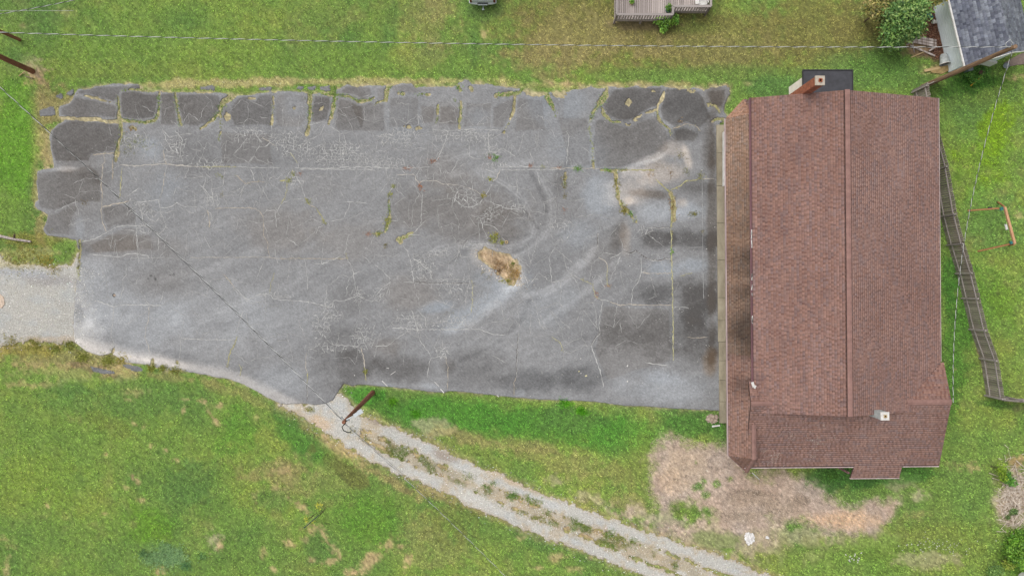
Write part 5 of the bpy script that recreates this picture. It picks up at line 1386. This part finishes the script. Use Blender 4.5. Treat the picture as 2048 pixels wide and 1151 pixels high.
rail_run((xL * S, yF * S, 0), (xL * S, yN * S, 0), 20)
for a, b in (((xL, yF), (xM, yF)), ((xM, yB), (xR, yB)), ((xL, yF), (xL, yN))):
    pbar('rim_joist', dk, (a[0] * S, a[1] * S, FH - .14), (b[0] * S, b[1] * S, FH - .14), .04, .2, M_WOODX)
for xx, yy in ((256, yF), (xL + 1, yF)):
    pbox('support_post', dk, (xx * S, (yy + .5) * S, FH / 2 - .1), (.12, .12, FH), 0, M_WOODX)
# on the deck: white covered chair, two pots
wc = thing('white_chair', P(1404, 4, FH), 'white plastic lounge chair on the right end of the timber deck', 'chair')
s0 = P(1404, 3, 1.0)
M0 = Matrix.Translation(Vector((s0.x, s0.y, FH))) @ Matrix.Rotation(.12, 4, 'Z')
def part(nm, mb, m, root): return mb.build(nm, m, root)
part('seat', MB().box(None, (.62, .55, .05), M=M0 @ Matrix.Translation((0, 0, .40))), M_WHITE, wc)
part('backrest', MB().box(None, (.62, .06, .55), M=M0 @ Matrix.Translation((0, .29, .68)) @ Matrix.Rotation(-.25, 4, 'X')), M_WHITE, wc)
for sx in (-1, 1):
    part('armrest', MB().box(None, (.07, .5, .04), M=M0 @ Matrix.Translation((sx * .32, .02, .62))), M_WHITE, wc)
    for sy in (-1, 1):
        part('leg', MB().box(None, (.05, .05, .42), M=M0 @ Matrix.Translation((sx * .28, sy * .23, .21))), M_WHITE, wc)
part('cushion', MB().box(None, (.2, .5, .03), M=M0 @ Matrix.Translation((-.42, .03, .55))), M_WHITE, wc)

# ------------------------------------------------------------------ foliage
def leaves(name, lobes, n, size, pal, parent, mat_=None, droop=.5, kind=None):
    """n diamond leaves spread through ellipsoid lobes (centre, radii)"""
    wts = np.array([r[0] * r[1] + r[0] * r[2] for _, r in lobes]); wts = wts / wts.sum()
    li = RNG.choice(len(lobes), n, p=wts)
    C = np.array([tuple(c) for c, _ in lobes])[li]; Rr = np.array([r for _, r in lobes])[li]
    d = RNG.normal(0, 1, (n, 3)); d /= np.linalg.norm(d, axis=1)[:, None]
    d[:, 2] = np.where(RNG.random(n) < .75, np.abs(d[:, 2]), d[:, 2])
    rad = (0.45 + .55 * RNG.random(n) ** .5) * (1 + .2 * RNG.normal(0, 1, n))
    p = C + d * Rr * rad[:, None]
    p[:, 2] = np.maximum(p[:, 2], .05)
    nrm = d * .6 + RNG.normal(0, .75, (n, 3)) + np.array([0, 0, .6])
    nrm /= np.linalg.norm(nrm, axis=1)[:, None]
    t = np.cross(nrm, RNG.normal(0, 1, (n, 3))); t /= np.linalg.norm(t, axis=1)[:, None]
    b = np.cross(nrm, t)
    s = size * (0.6 + .8 * RNG.random(n))[:, None]
    q = np.stack([p - t * s, p + b * s * .42 - nrm * s * .1, p + t * s - nrm * s * .25, p - b * s * .42 - nrm * s * .1], 1)
    org = np.array(origin(parent)) if parent is not None else 0
    cl = pal[RNG.integers(0, len(pal), n)] + RNG.normal(0, 9, (n, 1))
    cl *= (0.85 + .3 * vnoise(p[:, 0] * 1.6 + 50, p[:, 1] * 1.6 + 50))[:, None]
    tone = np.repeat(alb_np(cl), 4, 0)
    me = mesh_np(name, q.reshape(-1, 3) - org, np.arange(n * 4).reshape(-1, 4), mat_ or M_LEAF, tone)
    return add(name, me, parent, **({'kind': kind} if kind else {}))
def tree(name, base, label, cat, lobes, n, size, pal, trunk_r=.09, group=None, limbs=6, th=1.6):
    """base: where the crown's middle is seen; the foot stands below it"""
    hm = sum(c[2] for c, _ in lobes) / len(lobes)
    base = Vector((base[0] * (H - hm) / H, base[1] * (H - hm) / H, 0))
    root = thing(name, base, label, cat, group)
    L = [(base + Vector(c), r) for c, r in lobes]
    mb = MB().tube([base - Vector((0, 0, .05)), base + Vector((.03, .02, th * .5)), base + Vector((0, .05, th))], [trunk_r, trunk_r * .8, trunk_r * .6], 8)
    for c, r in L[:limbs]:
        m = base + Vector((0, .03, th * .7))
        mb.tube([m, (m + c) / 2 + Vector((0, 0, .1)), c], [trunk_r * .5, trunk_r * .32, trunk_r * .12], 6)
    mb.build('trunk', M_BARK, root)
    leaves('crown', L, n, size, pal, root)
    return root
PG = np.array([(112,148,72),(88,128,62),(132,164,82),(70,106,54),(150,176,100),(100,138,72)], float)
PY = np.array([(206,196,104),(166,164,92),(214,194,132),(140,146,78),(120,134,72),(186,174,100)], float)
PB = np.array([(112,160,44),(92,142,36),(128,176,56),(76,124,34),(140,184,66)], float)
def pxr(px): return px * S
tree('tree', P(1806, 42), 'dense green leafed tree beside the debris at the upper right', 'tree',
     [((0, 0, 2.6), (1.15, 1.0, 1.1)), ((-.6, -.5, 2.0), (.8, .8, .9)), ((.55, -.35, 2.1), (.75, .9, .9)), ((-.25, -1.05, 1.5), (.65, .6, .7)), ((.5, .6, 2.7), (.9, .8, .9)), ((-.75, .35, 2.4), (.75, .8, .9)), ((.15, -.7, 2.2), (.8, .6, .7))], 8000, .105, PG, .1, th=1.8)
tree('shrub', P(1757, 22), 'yellow leafed shrub left of the dense green tree', 'shrub',
     [((0, 0, 2.0), (.9, .7, .8)), ((.6, -.35, 1.6), (.7, .6, .7)), ((-.6, .25, 1.8), (.65, .6, .7)), ((.2, .6, 2.1), (.9, .6, .7)), ((.75, -.85, 1.2), (.45, .45, .5)), ((1.0, .3, 1.9), (.5, .6, .6))], 4600, .10, PY, .06, th=1.3)
tree('shrub', P(1850, 2), 'olive and yellow shrub overhanging the pale blue wall', 'shrub',
     [((0, .1, 2.1), (.9, .5, .8)), ((.6, .1, 2.2), (.6, .4, .6)), ((-.5, .2, 2.0), (.7, .45, .7)), ((1.0, .25, 2.3), (.4, .35, .4))], 3000, .10, PY * .94, .06, th=1.4)
# leafy plant under the deck edge
tree('leafy_plant', P(1330, 46), 'bright green broad leaved plant growing below the deck edge', 'plant',
     [((0, 0, .55), (.55, .4, .4)), ((-.4, .15, .4), (.3, .25, .3)), ((-.15, -.4, .4), (.25, .3, .3)), ((.35, .2, .5), (.3, .25, .3))], 420, .13, PB + np.array([14, 10, 16.]), .02, th=.4, limbs=4)
tree('leafy_plant', P(1349, 38), 'smaller green plant at the inner corner of the deck', 'plant',
     [((0, 0, .4), (.28, .26, .3)), ((.12, -.15, .3), (.18, .2, .2))], 130, .10, PB + np.array([6, 8, 20.]), .015, th=.3, limbs=2)
for (u, v, lab, n, sz, hh) in [(1336, 21, 'potted plant in a green tub at the inner corner of the deck rail', 160, .26, .42), (1263, 7, 'small yellow green potted plant alone on the deck boards', 60, .16, .26)]:
    b = P(u, v, FH)
    rt = thing('potted_plant', b, lab, 'potted plant')
    MB().tube([b, b + Vector((0, 0, hh * .75))], [sz * .7, sz * .9], 10).build('tub', M_TEAL if n > 100 else M_TANW, rt)
    leaves('foliage', [(b + Vector((0, 0, hh)), (sz, sz, sz * .6))], n, .07, PB, rt)
# lower right bushes
tree('bush', P(2036, 1092), 'bright green bush cut by the right edge of the lower lawn', 'bush',
     [((0, 0, .9), (.85, 1.0, .7)), ((.35, .6, .8), (.7, .6, .6)), ((.2, -.9, .8), (.8, .6, .6)), ((-.35, -.3, .7), (.5, .6, .5))], 4200, .085, PB, .05, th=.6)
tree('bush', P(2016, 1128), 'olive green bush above the white car corner', 'bush',
     [((0, 0, .6), (.42, .32, .4)), ((.3, .1, .6), (.3, .3, .4))], 900, .055, PY * np.array([.82, .95, .62]), .03, th=.4)
tree('bush', P(1992, 1138), 'mid green bush left of the white car corner', 'bush',
     [((0, 0, .5), (.45, .35, .4)), ((-.25, -.3, .45), (.4, .4, .4))], 1000, .055, PG, .03, th=.4)
tree('bush', P(1999, 938), 'yellow green sapling bush above the brush pile', 'bush',
     [((0, 0, .9), (.35, .4, .5)), ((.2, -.5, .7), (.28, .35, .4))], 380, .07, PB + np.array([24, 10, -6.]), .03, th=.6)
tree('bush', P(2014, 958), 'low green bush at the edge of the brush pile', 'bush',
     [((0, 0, .5), (.38, .34, .4)), ((.35, -.2, .5), (.35, .3, .35)), ((-.1, .4, .5), (.3, .3, .4))], 620, .07, PB + np.array([-10, 0, 10.]), .03, th=.4)
tree('bush', P(2026, 1022), 'dark green low weed clump in the brush pile', 'bush',
     [((0, 0, .25), (.34, .26, .2)), ((-.35, -.4, .2), (.2, .18, .18))], 420, .05, PG * .95, .02, th=.2)
tree('bush', P(1951, 146), 'dark green weeds along the south end of the grey roofed house', 'bush',
     [((-.5, -.1, .3), (.5, .3, .3)), ((0, -.4, .25), (.45, .35, .25)), ((.6, 0, .3), (.4, .3, .3)), ((-.1, .2, .3), (.6, .25, .3))], 1500, .05, PG * np.array([.8, .95, .7]), .02, th=.2)

# sapling and its stake
sp_ = thing('sapling', P(624, 1027), 'thin yellow leafed sapling beside a grey stake on the lower lawn', 'sapling')
b = P(632, 1026)
MB().tube([b, b + Vector((-.1, .0, .8)), b + Vector((-.22, .02, 1.5))], [.025, .018, .01], 6).build('trunk', M_BARK, sp_)
leaves('crown', [(b + Vector((-.28, .05, 1.2)), (.22, .25, .3)), (b + Vector((.02, -.35, .7)), (.12, .12, .12)), (b + Vector((.3, .6, .3)), (.3, .3, .12))], 120, .055, np.array([(196,186,40),(170,170,50),(130,140,50),(206,196,80)], float), sp_)
st_ = thing('stake', P(638, 1031), 'slim blue grey metal stake leaning by the yellow sapling', 'stake')
MB().tube([P(638, 1029), P(609, 1054, 2.7)], .035, 8).build('tube', M_STEEL, st_)
MB().tube([P(609.6, 1053.6, 2.66), P(608.8, 1054.4, 2.76)], .042, 8).build('cap', M_NAVY, st_)
MB().tube([P(640, 1028), P(652, 1013, .1)], .018, 6).build('root_wire', M_BARK, st_)

# ------------------------------------------------------------------ swing set
sw = thing('swing_set', P(1985, 455), 'orange timber swing set frame on the right hand lawn', 'swing set')
bN, bS = P(2009.5, 414, 2.0), P(2029.5, 487.5, 2.0)
pbar('beam', sw, bN, bS, .14, .12, M_BEAM)
for (u, v, tp) in ((1936, 421, bN + Vector((0, -.05, -.06))), (1996, 404, bN + Vector((0, .05, -.06))), (1956, 502, bS + Vector((0, .05, -.06))), (2019, 490, bS + Vector((0, -.05, -.06)))):
    pbar('leg', sw, P(u, v, -.03), tp, .09, .09, M_ORANGE)
for p, s in ((bN, 1), (bS, -1)):
    o = MB().box(p + Vector((-.14, -.10 * s, -.09)), (.22, .2, .10), .25).build('corner_bracket', M_TEAL, sw)
d = (bS - bN)
def swing(t, seat, m, lab, w=.4, dirv=None):
    a = bN + d * t
    dn = d.normalized() if dirv is None else dirv
    s = thing('swing', seat, lab, 'swing')
    pbar('seat', s, seat - dn * w / 2, seat + dn * w / 2, .16, .04, m)
    for k in (-1, 1):
        MB().tube([a + d.normalized() * .22 * k + Vector((0, 0, -.05)), seat + dn * w / 2 * .95 * k], .012, 5).build('rope', M_TEAL, s)
swing(.55, P(2012.4, 453.5, .55), M_WHITE, 'white seated swing hanging under the timber beam')
swing(.10, P(1980, 416, .7), M_BLK, 'black seated swing pulled aside at the north leg', w=.3, dirv=Vector((1, .1, 0)))

# ------------------------------------------------------------------ pickup truck at the top edge
tk = thing('pickup_truck', P(966, -60), 'silver pickup truck cut by the top edge, rear bumper and hitch in view', 'pickup truck')
tx = -57.8 * S; ty = 559.8 * S
def prof(nm, sec, x0, x1, m):
    """side profile (y, z) swept across x"""
    n = len(sec)
    MB().faces([Vector((x0, ty + y, z)) for y, z in sec] + [Vector((x1, ty + y, z)) for y, z in sec],
               [list(range(n)), list(range(2 * n - 1, n - 1, -1))] + [[(i + 1) % n, i, n + i, n + (i + 1) % n] for i in range(n)]).build(nm, m, tk)
prof('body', [(.12, .5), (.12, 1.08), (1.95, 1.08), (2.0, 1.12), (5.1, 1.05), (5.35, .85), (5.35, .45), (.3, .42)], tx - .87, tx + .87, M_CARW)
prof('cab', [(1.98, 1.1), (2.12, 1.72), (3.3, 1.72), (3.95, 1.1)], tx - .78, tx + .78, M_GLASS)
prof('cab_roof', [(2.15, 1.73), (2.2, 1.79), (3.2, 1.79), (3.3, 1.73)], tx - .76, tx + .76, M_CARW)
prof('bed_liner', [(.2, 1.082), (.2, 1.09), (1.9, 1.09), (1.9, 1.082)], tx - .72, tx + .72, M_BLK)
prof('tailgate', [(.07, .55), (.06, 1.1), (.14, 1.13), (.14, .55)], tx - .72, tx + .72, M_CARW)
bm = MB()
n = 10
secs = []
for i in range(n + 1):
    t = i / n * 2 - 1
    yo = .10 * abs(t) ** 4
    secs.append([Vector((tx + t * .93, ty + yo, .46)), Vector((tx + t * .93, ty + yo - .02, .55)), Vector((tx + t * .93, ty + yo, .62)), Vector((tx + t * .93, ty + yo + .16, .64)), Vector((tx + t * .93, ty + yo + .16, .46))])
vs_ = [p for s in secs for p in s]
bm.faces(vs_, [[i * 5 + j, i * 5 + (j + 1) % 5, (i + 1) * 5 + (j + 1) % 5, (i + 1) * 5 + j] for i in range(n) for j in range(5)] + [[0, 1, 2, 3, 4], [n * 5 + k for k in (4, 3, 2, 1, 0)]])
bm.build('rear_bumper', M_CHROME, tk)
MB().box((tx, ty + .05, .655), (.72, .12, .02)).build('step_pad', M_BLK, tk)
MB().box((tx, ty - .035, .55), (.62, .05, .10)).build('number_plate_bracket', M_CHROME, tk)
hb = MB().box((tx + .02, ty - .16, .40), (.06, .34, .06)).box((tx + .02, ty - .30, .43), (.16, .10, .03)).tube([Vector((tx + .02, ty - .31, .44)), Vector((tx + .02, ty - .31, .50))], [.025, .032], 8)
hb.build('tow_hitch', M_STEEL, tk)
for sx in (-1, 1):
    MB().box((tx + sx * .80, ty + .12, .86), (.16, .08, .40)).build('tail_light', M_RED, tk)
    for yy in (1.0, 4.3):
        MB().tube([Vector((tx + sx * .62, ty + yy, .36)), Vector((tx + sx * .88, ty + yy, .36))], .36, 16).build('wheel', M_BLK, tk)

# ------------------------------------------------------------------ white car corner, lower right
cr = thing('parked_car', P(2046, 1200), 'white car with dark edge trim cut by the lower right corner', 'car', rotz=0)
Mc = Matrix.Translation(P(2047, 1203)) @ Matrix.Rotation(R(-10), 4, 'Z')
def cbody(nm, secs, m):
    """secs: (y, halfwidth, z0, z1) rounded sections front to back"""
    v = []
    for (y, hw, z0, z1) in secs:
        for (fx, fz) in ((-1, 0), (-1, .75), (-.8, 1), (.8, 1), (1, .75), (1, 0)):
            v.append(Mc @ Vector((fx * hw, y, z0 + (z1 - z0) * fz)))
    n = len(secs)
    f = [[i * 6 + j, i * 6 + (j + 1) % 6, (i + 1) * 6 + (j + 1) % 6, (i + 1) * 6 + j] for i in range(n - 1) for j in range(6)]
    f += [[5, 4, 3, 2, 1, 0], [(n - 1) * 6 + j for j in range(6)]]
    MB().faces(v, f).build(nm, m, cr)
cbody('body', [(2.15, .45, .3, .6), (2.1, .66, .25, .72), (1.9, .84, .22, .82), (1.0, .9, .2, .95), (-1.2, .9, .2, 1.0), (-2.0, .84, .22, .95), (-2.15, .7, .3, .8)], M_WHITE)
cbody('cabin', [(.95, .74, .9, .98), (.25, .68, .9, 1.42), (-1.0, .68, .9, 1.44), (-1.75, .72, .9, 1.0)], M_GLASS)
cbody('roof', [(.3, .62, 1.40, 1.45), (.1, .66, 1.40, 1.48), (-.9, .66, 1.40, 1.48), (-1.1, .62, 1.40, 1.45)], M_WHITE)
for sx in (-1, 1):
    for yy in (1.35, -1.35):
        MB().tube([Mc @ Vector((sx * .68, yy, .31)), Mc @ Vector((sx * .92, yy, .31))], .31, 16).build('wheel', M_BLK, cr)
    MB().bar(Mc @ Vector((sx * .46, 2.16, .60)), Mc @ Vector((sx * .80, 1.93, .72)), .09, .06).build('headlight', M_GLASS, cr)
    MB().bar(Mc @ Vector((sx * .69, 1.94, .80)), Mc @ Vector((sx * .72, 1.0, .955)), .05, .02).build('bonnet_seam', M_NAVY, cr)
MB().bar(Mc @ Vector((-.5, 2.14, .655)), Mc @ Vector((.5, 2.14, .655)), .05, .05).build('grille', M_NAVY, cr)

# ------------------------------------------------------------------ loose things
def plank(p0, p1, w, t, m, label, cat='plank', group=None, nm='loose_plank'):
    a, b = Vector(p0), Vector(p1)
    M, l = bar_matrix(a, b)
    o = MB().box(None, (l, w, t), M=M).build(nm, m)
    return props(o, label, cat, group)
g_ = 'boards dumped beside the grey roofed house'
for i, (dv, lab) in enumerate([(0, 'upper of three parallel grey boards in the debris heap'), (5.2, 'middle of three parallel grey boards in the debris heap'), (10.4, 'lower of three parallel grey boards in the debris heap')]):
    plank(P(1826, 73 + dv, .06 + .01 * i), P(1873, 81.5 + dv * 1.05, .05), .15, .03, M_WOODX, lab, group=g_)
plank(P(1813, 91, .1), P(1839, 66, .14), .09, .05, M_WOODX, 'narrow grey board lying diagonally left of the parallel boards', group=g_)
plank(P(1820, 91, .09), P(1842, 101, .07), .11, .04, M_WOODX, 'grey board just under the power line, left half of the crossed pair', group=g_)
plank(P(1838, 98, .12), P(1870, 112, .06), .11, .04, M_WOODX, 'grey board running towards the white bin', group=g_)
plank(P(1858, 102, .10), P(1870, 95, .10), .11, .04, M_WOODX, 'short stub of grey board beside the power line', group=g_)
plank(P(1822, 115, .05), P(1848, 104, .08), .06, .03, M_TANW, 'thin tan stick at the lower edge of the debris heap', 'stick', g_)
plank(P(1825, 84, .05), P(1829, 106, .05), .05, .03, M_WOODX, 'thin upright batten crossing the debris heap', 'stick', g_)
plank(P(1841, 62, .05), P(1848, 73, .05), .06, .03, M_TANW, 'small tan offcut above the parallel boards', 'stick', g_)
# the white bin on its side: tapered shell, rim, open mouth
bn = thing('bin', P(1887, 121), 'white tapered plastic bin lying on its side by the pale blue wall', 'bin')
a, b = P(1887, 109, .27), P(1890, 128, .33)
ax = (b - a).normalized()
shell = MB().tube([a, b], [.21, .33], 18, cap=False)
shell.f.append([k for k in range(18)][::-1])
shell.build('shell', M_CHIM2, bn, smooth=False)
MB().tube([b - ax * .02, b + ax * .03], [.345, .35], 18, cap=False).build('rim', M_WHITE, bn)
MB().tube([b - ax * .10, b - ax * .08], [.29, .30], 18).build('dark_inside', M_BARK, bn)
props(MB().prism([P(1848, 139, .10), P(1850, 144, .09), P(1882, 137, .12), P(1880, 132, .14)], .02).build('cardboard_sheet', M_TANW), 'long tan strip of cardboard lying below the white bin', 'cardboard')
props(MB().prism([P(1864, 136, .12), P(1862, 145, .05), P(1884, 148, .03), P(1898, 141, .06), P(1899, 130, .16)], .02).build('cardboard_sheet', mat('torn_cardboard', alb(190,164,112), alb(150,128,88), scale=6, rough=.9)), 'crumpled brown cardboard between the white bin and the fence', 'cardboard')
bg_ = thing('plastic_bag', P(1868, 44), 'crumpled white bag on the leaf litter by the pale blue wall', 'bag')
lump = MB()
for i in range(7):
    c = P(1867 + random.uniform(-5, 5), 44 + random.uniform(-2, 2), .08 + random.uniform(0, .06))
    lump.box(c, (.18, .13, .12), random.uniform(0, 3))
lump.build('crumple', M_WHITE, bg_)
props(MB().tube([P(1856, 24, .2), P(1860, 33, .25), P(1866, 36, .3)], [.12, .16, .08], 8).build('watering_can', M_TEAL), 'teal plastic can half hidden at the tree by the pale blue wall', 'can')
# reddish leaf litter
n = 5200
u = RNG.normal(1876, 13, n); v = RNG.normal(66, 30, n)
u = u + (v - 66) * .18
k = (np.abs(u - 1874 - (v - 66) * .18) < 24) & (v < 118)
u, v = u[k], v[k]
cc = np.array([(132,90,72),(110,76,64),(156,112,88),(170,134,110),(96,70,60)], float)[RNG.integers(0, 5, len(u))]
add('leaf_litter', blade_mesh('leaf_litter', u, v, np.full(len(u), -.01), np.full(len(u), .09), .05, cc, M_LITTER, nb=2, up=-.2), kind='stuff', label='reddish fallen leaves along the pale blue wall')
props(MB().tube([P(1941, 172, .08), P(1963, 153, .3)], .03, 8).build('yellow_handle', M_YEL), 'long yellow tool handle leaning in the weeds beside the house', 'tool handle')
sm = thing('garden_stump', P(1961, 147), 'grey stump with pale top beside the yellow tool handle', 'stump')
MB().tube([P(1960, 146), P(1962, 144, .55)], [.15, .12], 10).build('stem', M_BARK, sm)
MB().box(P(1966, 146, .3), (.26, .2, .12), .4).build('top_stone', M_PINK, sm)
mt = thing('metal_pail', P(2013, 131), 'small shiny metal pail beside the patio', 'pail')
MB().tube([P(2012, 132, 0), P(2013, 131, .3)], [.15, .19], 14).build('body', M_STEEL, mt)
MB().tube([P(2013, 131, .30), P(2013, 131, .32)], [.2, .2], 14, cap=False).build('rim', M_WHITE, mt)
# log at the left edge
lg = thing('fallen_log', P(30, 477), 'grey fallen log at the edge of the left lawn', 'log')
MB().tube([P(-40, 463, .1), P(0, 472, .1), P(28, 478, .11), P(62, 483, .09)], [.09, .10, .09, .07], 9).build('stem', M_WOODX, lg)
MB().tube([P(28, 477, .1), P(29, 469, .35)], [.05, .06], 7).build('branch_stub', M_BARK, lg)
props(MB().tube([P(38, 152, .03), P(50, 143, .06)], .035, 6).build('broken_branch', M_TANW), 'short tan branch in the bare earth by the thick left pole', 'branch')
props(MB().tube([P(50, 152, .05), P(66, 157, .04)], .05, 8).build('short_pipe', mat('olive_pipe', alb(128,122,92), rough=.7)), 'short olive pipe lying below the thick left pole', 'pipe')
# rubble
def rubble(name, u, v, ru, rv, n, size, m, label, cat, hgt=.2):
    rt = thing(name, P(u, v), label, cat)
    mb = MB()
    for i in range(n):
        a = random.uniform(0, 6.28); r = random.random() ** .6
        c = P(u + math.cos(a) * r * ru, v + math.sin(a) * r * rv, hgt * (1 - r) * random.uniform(.4, 1) + .02)
        s = size * random.uniform(.5, 1.2)
        M = Matrix.Translation(c) @ Matrix.Rotation(random.uniform(0, 6.28), 4, 'Z') @ Matrix.Rotation(random.uniform(-.6, .6), 4, 'X') @ Matrix.Rotation(random.uniform(-.6, .6), 4, 'Y')
        mb.box(None, (s * random.uniform(.8, 1.5), s, s * random.uniform(.35, .7)), M=M)
    mb.build('chunks', m, rt, kind='stuff')
    return rt
rubble('rubble_heap', 1499, 1076, 9, 12, 90, .13, M_ROCK, 'heap of bright white rubble on the bare patch below the brown building', 'rubble', .16)
rubble('white_rock', 1534.5, 1074, 2.2, 2.6, 9, .12, M_ROCK, 'single white rock right of the white rubble heap', 'rock', .1)
rubble('rubble_heap', 1424, 837, 12, 8, 110, .12, M_PINK, 'fan of pale broken concrete at the south end of the concrete walk', 'rubble', .12)
props(MB().bar(P(1424, 852, .05), P(1440, 850, .06), .10, .04).build('white_trim', M_WHITE), 'white broken trim lying in the grass below the walk', 'trim board')
props(MB().bar(P(1505, 945, .9), P(1519, 958, .05), .06, .05).build('white_trim', M_WHITE), 'white strip hanging at the lower corner of the awning', 'trim board')
for (a, b, w, lab) in [((764, 761), (775, 772), .045, 'thin white strip on the asphalt edge above the lamp pole grass'), ((881, 777), (888, 785), .06, 'short white strip at the asphalt edge, middle of the lower side'), ((781, 749), (791, 742), .03, 'pale curved twig on the dark asphalt right of the lamp pole'), ((773, 735), (778, 736), .03, 'tiny pale scrap above the curved twig on the asphalt'), ((869, 763), (878, 772), .03, 'thin pale strip on the asphalt left of the short white strip'), ((994, 790), (998, 793), .05, 'small white scrap at the lower asphalt edge near the middle')]:
    props(MB().bar(P(*a, .05), P(*b, .05), w, .02).build('white_scrap', M_WHITE), lab, 'scrap')
for (u, v, s, lab) in [(1158, 742, .1, 'white scrap left of the yellow scrap on the asphalt'), (1162, 746, .07, 'smaller white scrap touching the left white scrap'), (1172, 751, .15, 'pale yellow scrap of paper on the dark asphalt'), (1255, 731, .13, 'white crumpled paper on the asphalt, upper one near the building'), (1255, 762, .12, 'white crumpled paper on the asphalt, lower one near the building'), (1404, 340, .07, 'white pebble sized scrap beside the bay line'), (709, 750, .08, 'white scrap on the asphalt left of the weed crack'), (1378, 436, .08, 'white scrap at the left end of the bay mark')]:
    M = Matrix.Translation(P(u, v, .055)) @ Matrix.Rotation(random.uniform(0, 3), 4, 'Z') @ Matrix.Rotation(.2, 4, 'X')
    props(MB().box(None, (s, s * .6, .025), M=M).build('paper_scrap', M_WHITE if 'yellow' not in lab else mat('yellowed_paper', alb(222,214,170), rough=.8)), lab, 'scrap')
rg = thing('pale_ring', P(1013, 484), 'small pale ring lying above the weedy island in the asphalt', 'ring')
MB().tube([P(1013, 484, .06) + Vector((math.cos(t) * .085, math.sin(t) * .085, 0)) for t in [i * math.pi / 8 for i in range(17)]], .03, 6, cap=False).build('hoop', M_TANW, rg)
cv = thing('manhole_stub', P(229, 590), 'tiny round pale cap in the left part of the car park', 'pipe cap')
MB().tube([P(229, 590, .01), P(229, 590, .07)], [.085, .075], 12).build('cap', M_PINK, cv)
MB().tube([P(229, 590, .0), P(229, 590, .045)], [.13, .12], 12).build('collar', M_BLK, cv)
props(MB().prism([P(-14, 590, .03), P(-12, 615, .03), P(3, 616, .03), P(9, 607, .03), P(7, 594, .03), P(0, 588, .03)], .06).build('flat_stone', M_PINK), 'pale flat stone at the left edge of the gravel drive', 'stone')
# brush pile
bp = MB()
for i in range(420):
    u = random.gauss(2030, 17); v = random.gauss(995, 32)
    if u < 1996: continue
    a = random.uniform(0, 6.28); l = random.uniform(.2, .9)
    p = P(u, v, random.uniform(0, .16)); dd = Vector((math.cos(a), math.sin(a), random.uniform(-.05, .12))) * l
    bp.tube([p, p + dd * .5 + Vector((0, 0, .03)), p + dd], random.uniform(.010, .024), 4)
bp.tube([P(2032, 920, .1), P(2062, 945, .12)], .03, 6)
bp.build('brush_pile', mat('grey_brush', alb(220,208,194), alb(160,144,128), scale=5, rough=.9, island=.2), kind='stuff', label='pale dry sticks of the brush pile at the lower right edge')
tr_ = MB()
for i in range(60):
    u = random.gauss(1870, 34); v = random.gauss(1092, 9)
    c = P(u, v, .03)
    tr_.box(c, (random.uniform(.03, .1), .03, .015), random.uniform(0, 3))
for i in range(14):
    tr_.box(P(random.gauss(1706, 8), random.gauss(1116, 6), .03), (.1, .05, .02), random.uniform(0, 3))
tr_.build('litter_scraps', M_WHITE, kind='stuff', label='tiny white scraps scattered on the lower right grass')
# gravel spilled on to the asphalt at the seam of the left drive
n = 1100
u = 150 + np.abs(RNG.normal(0, 22, n)); v = RNG.uniform(535, 700, n)
k = lot_field(u, v) > 1
u, v = u[k], v[k]
pebbles('spilled_gravel', u, v, lot_z(u, v) + .006, .015 + .03 * RNG.random(len(u)) ** 2, np.array([180, 178, 172.]) + RNG.normal(0, 18, (len(u), 1)), M_STONE, kind='stuff', label='gravel spilled on to the asphalt beside the left drive')
# stones and crumbs round the weedy hole
a = RNG.random(700) * 6.28; r_ = 1 + np.abs(RNG.normal(0, .35, 700))
u = 999 + np.cos(a) * r_ * 44 * .8 + np.sin(a) * 12; v = 536 + np.sin(a) * r_ * 22 + np.cos(a) * 20
k = lot_field(u, v) > .5
u, v = u[k], v[k]
pebbles('hole_crumbs', u, v, lot_z(u, v) + .006, .015 + .035 * RNG.random(len(u)) ** 3, np.array([190, 178, 160.]) + RNG.normal(0, 24, (len(u), 1)), M_STONE, kind='stuff', label='crumbled stone round the weedy hole in the asphalt')
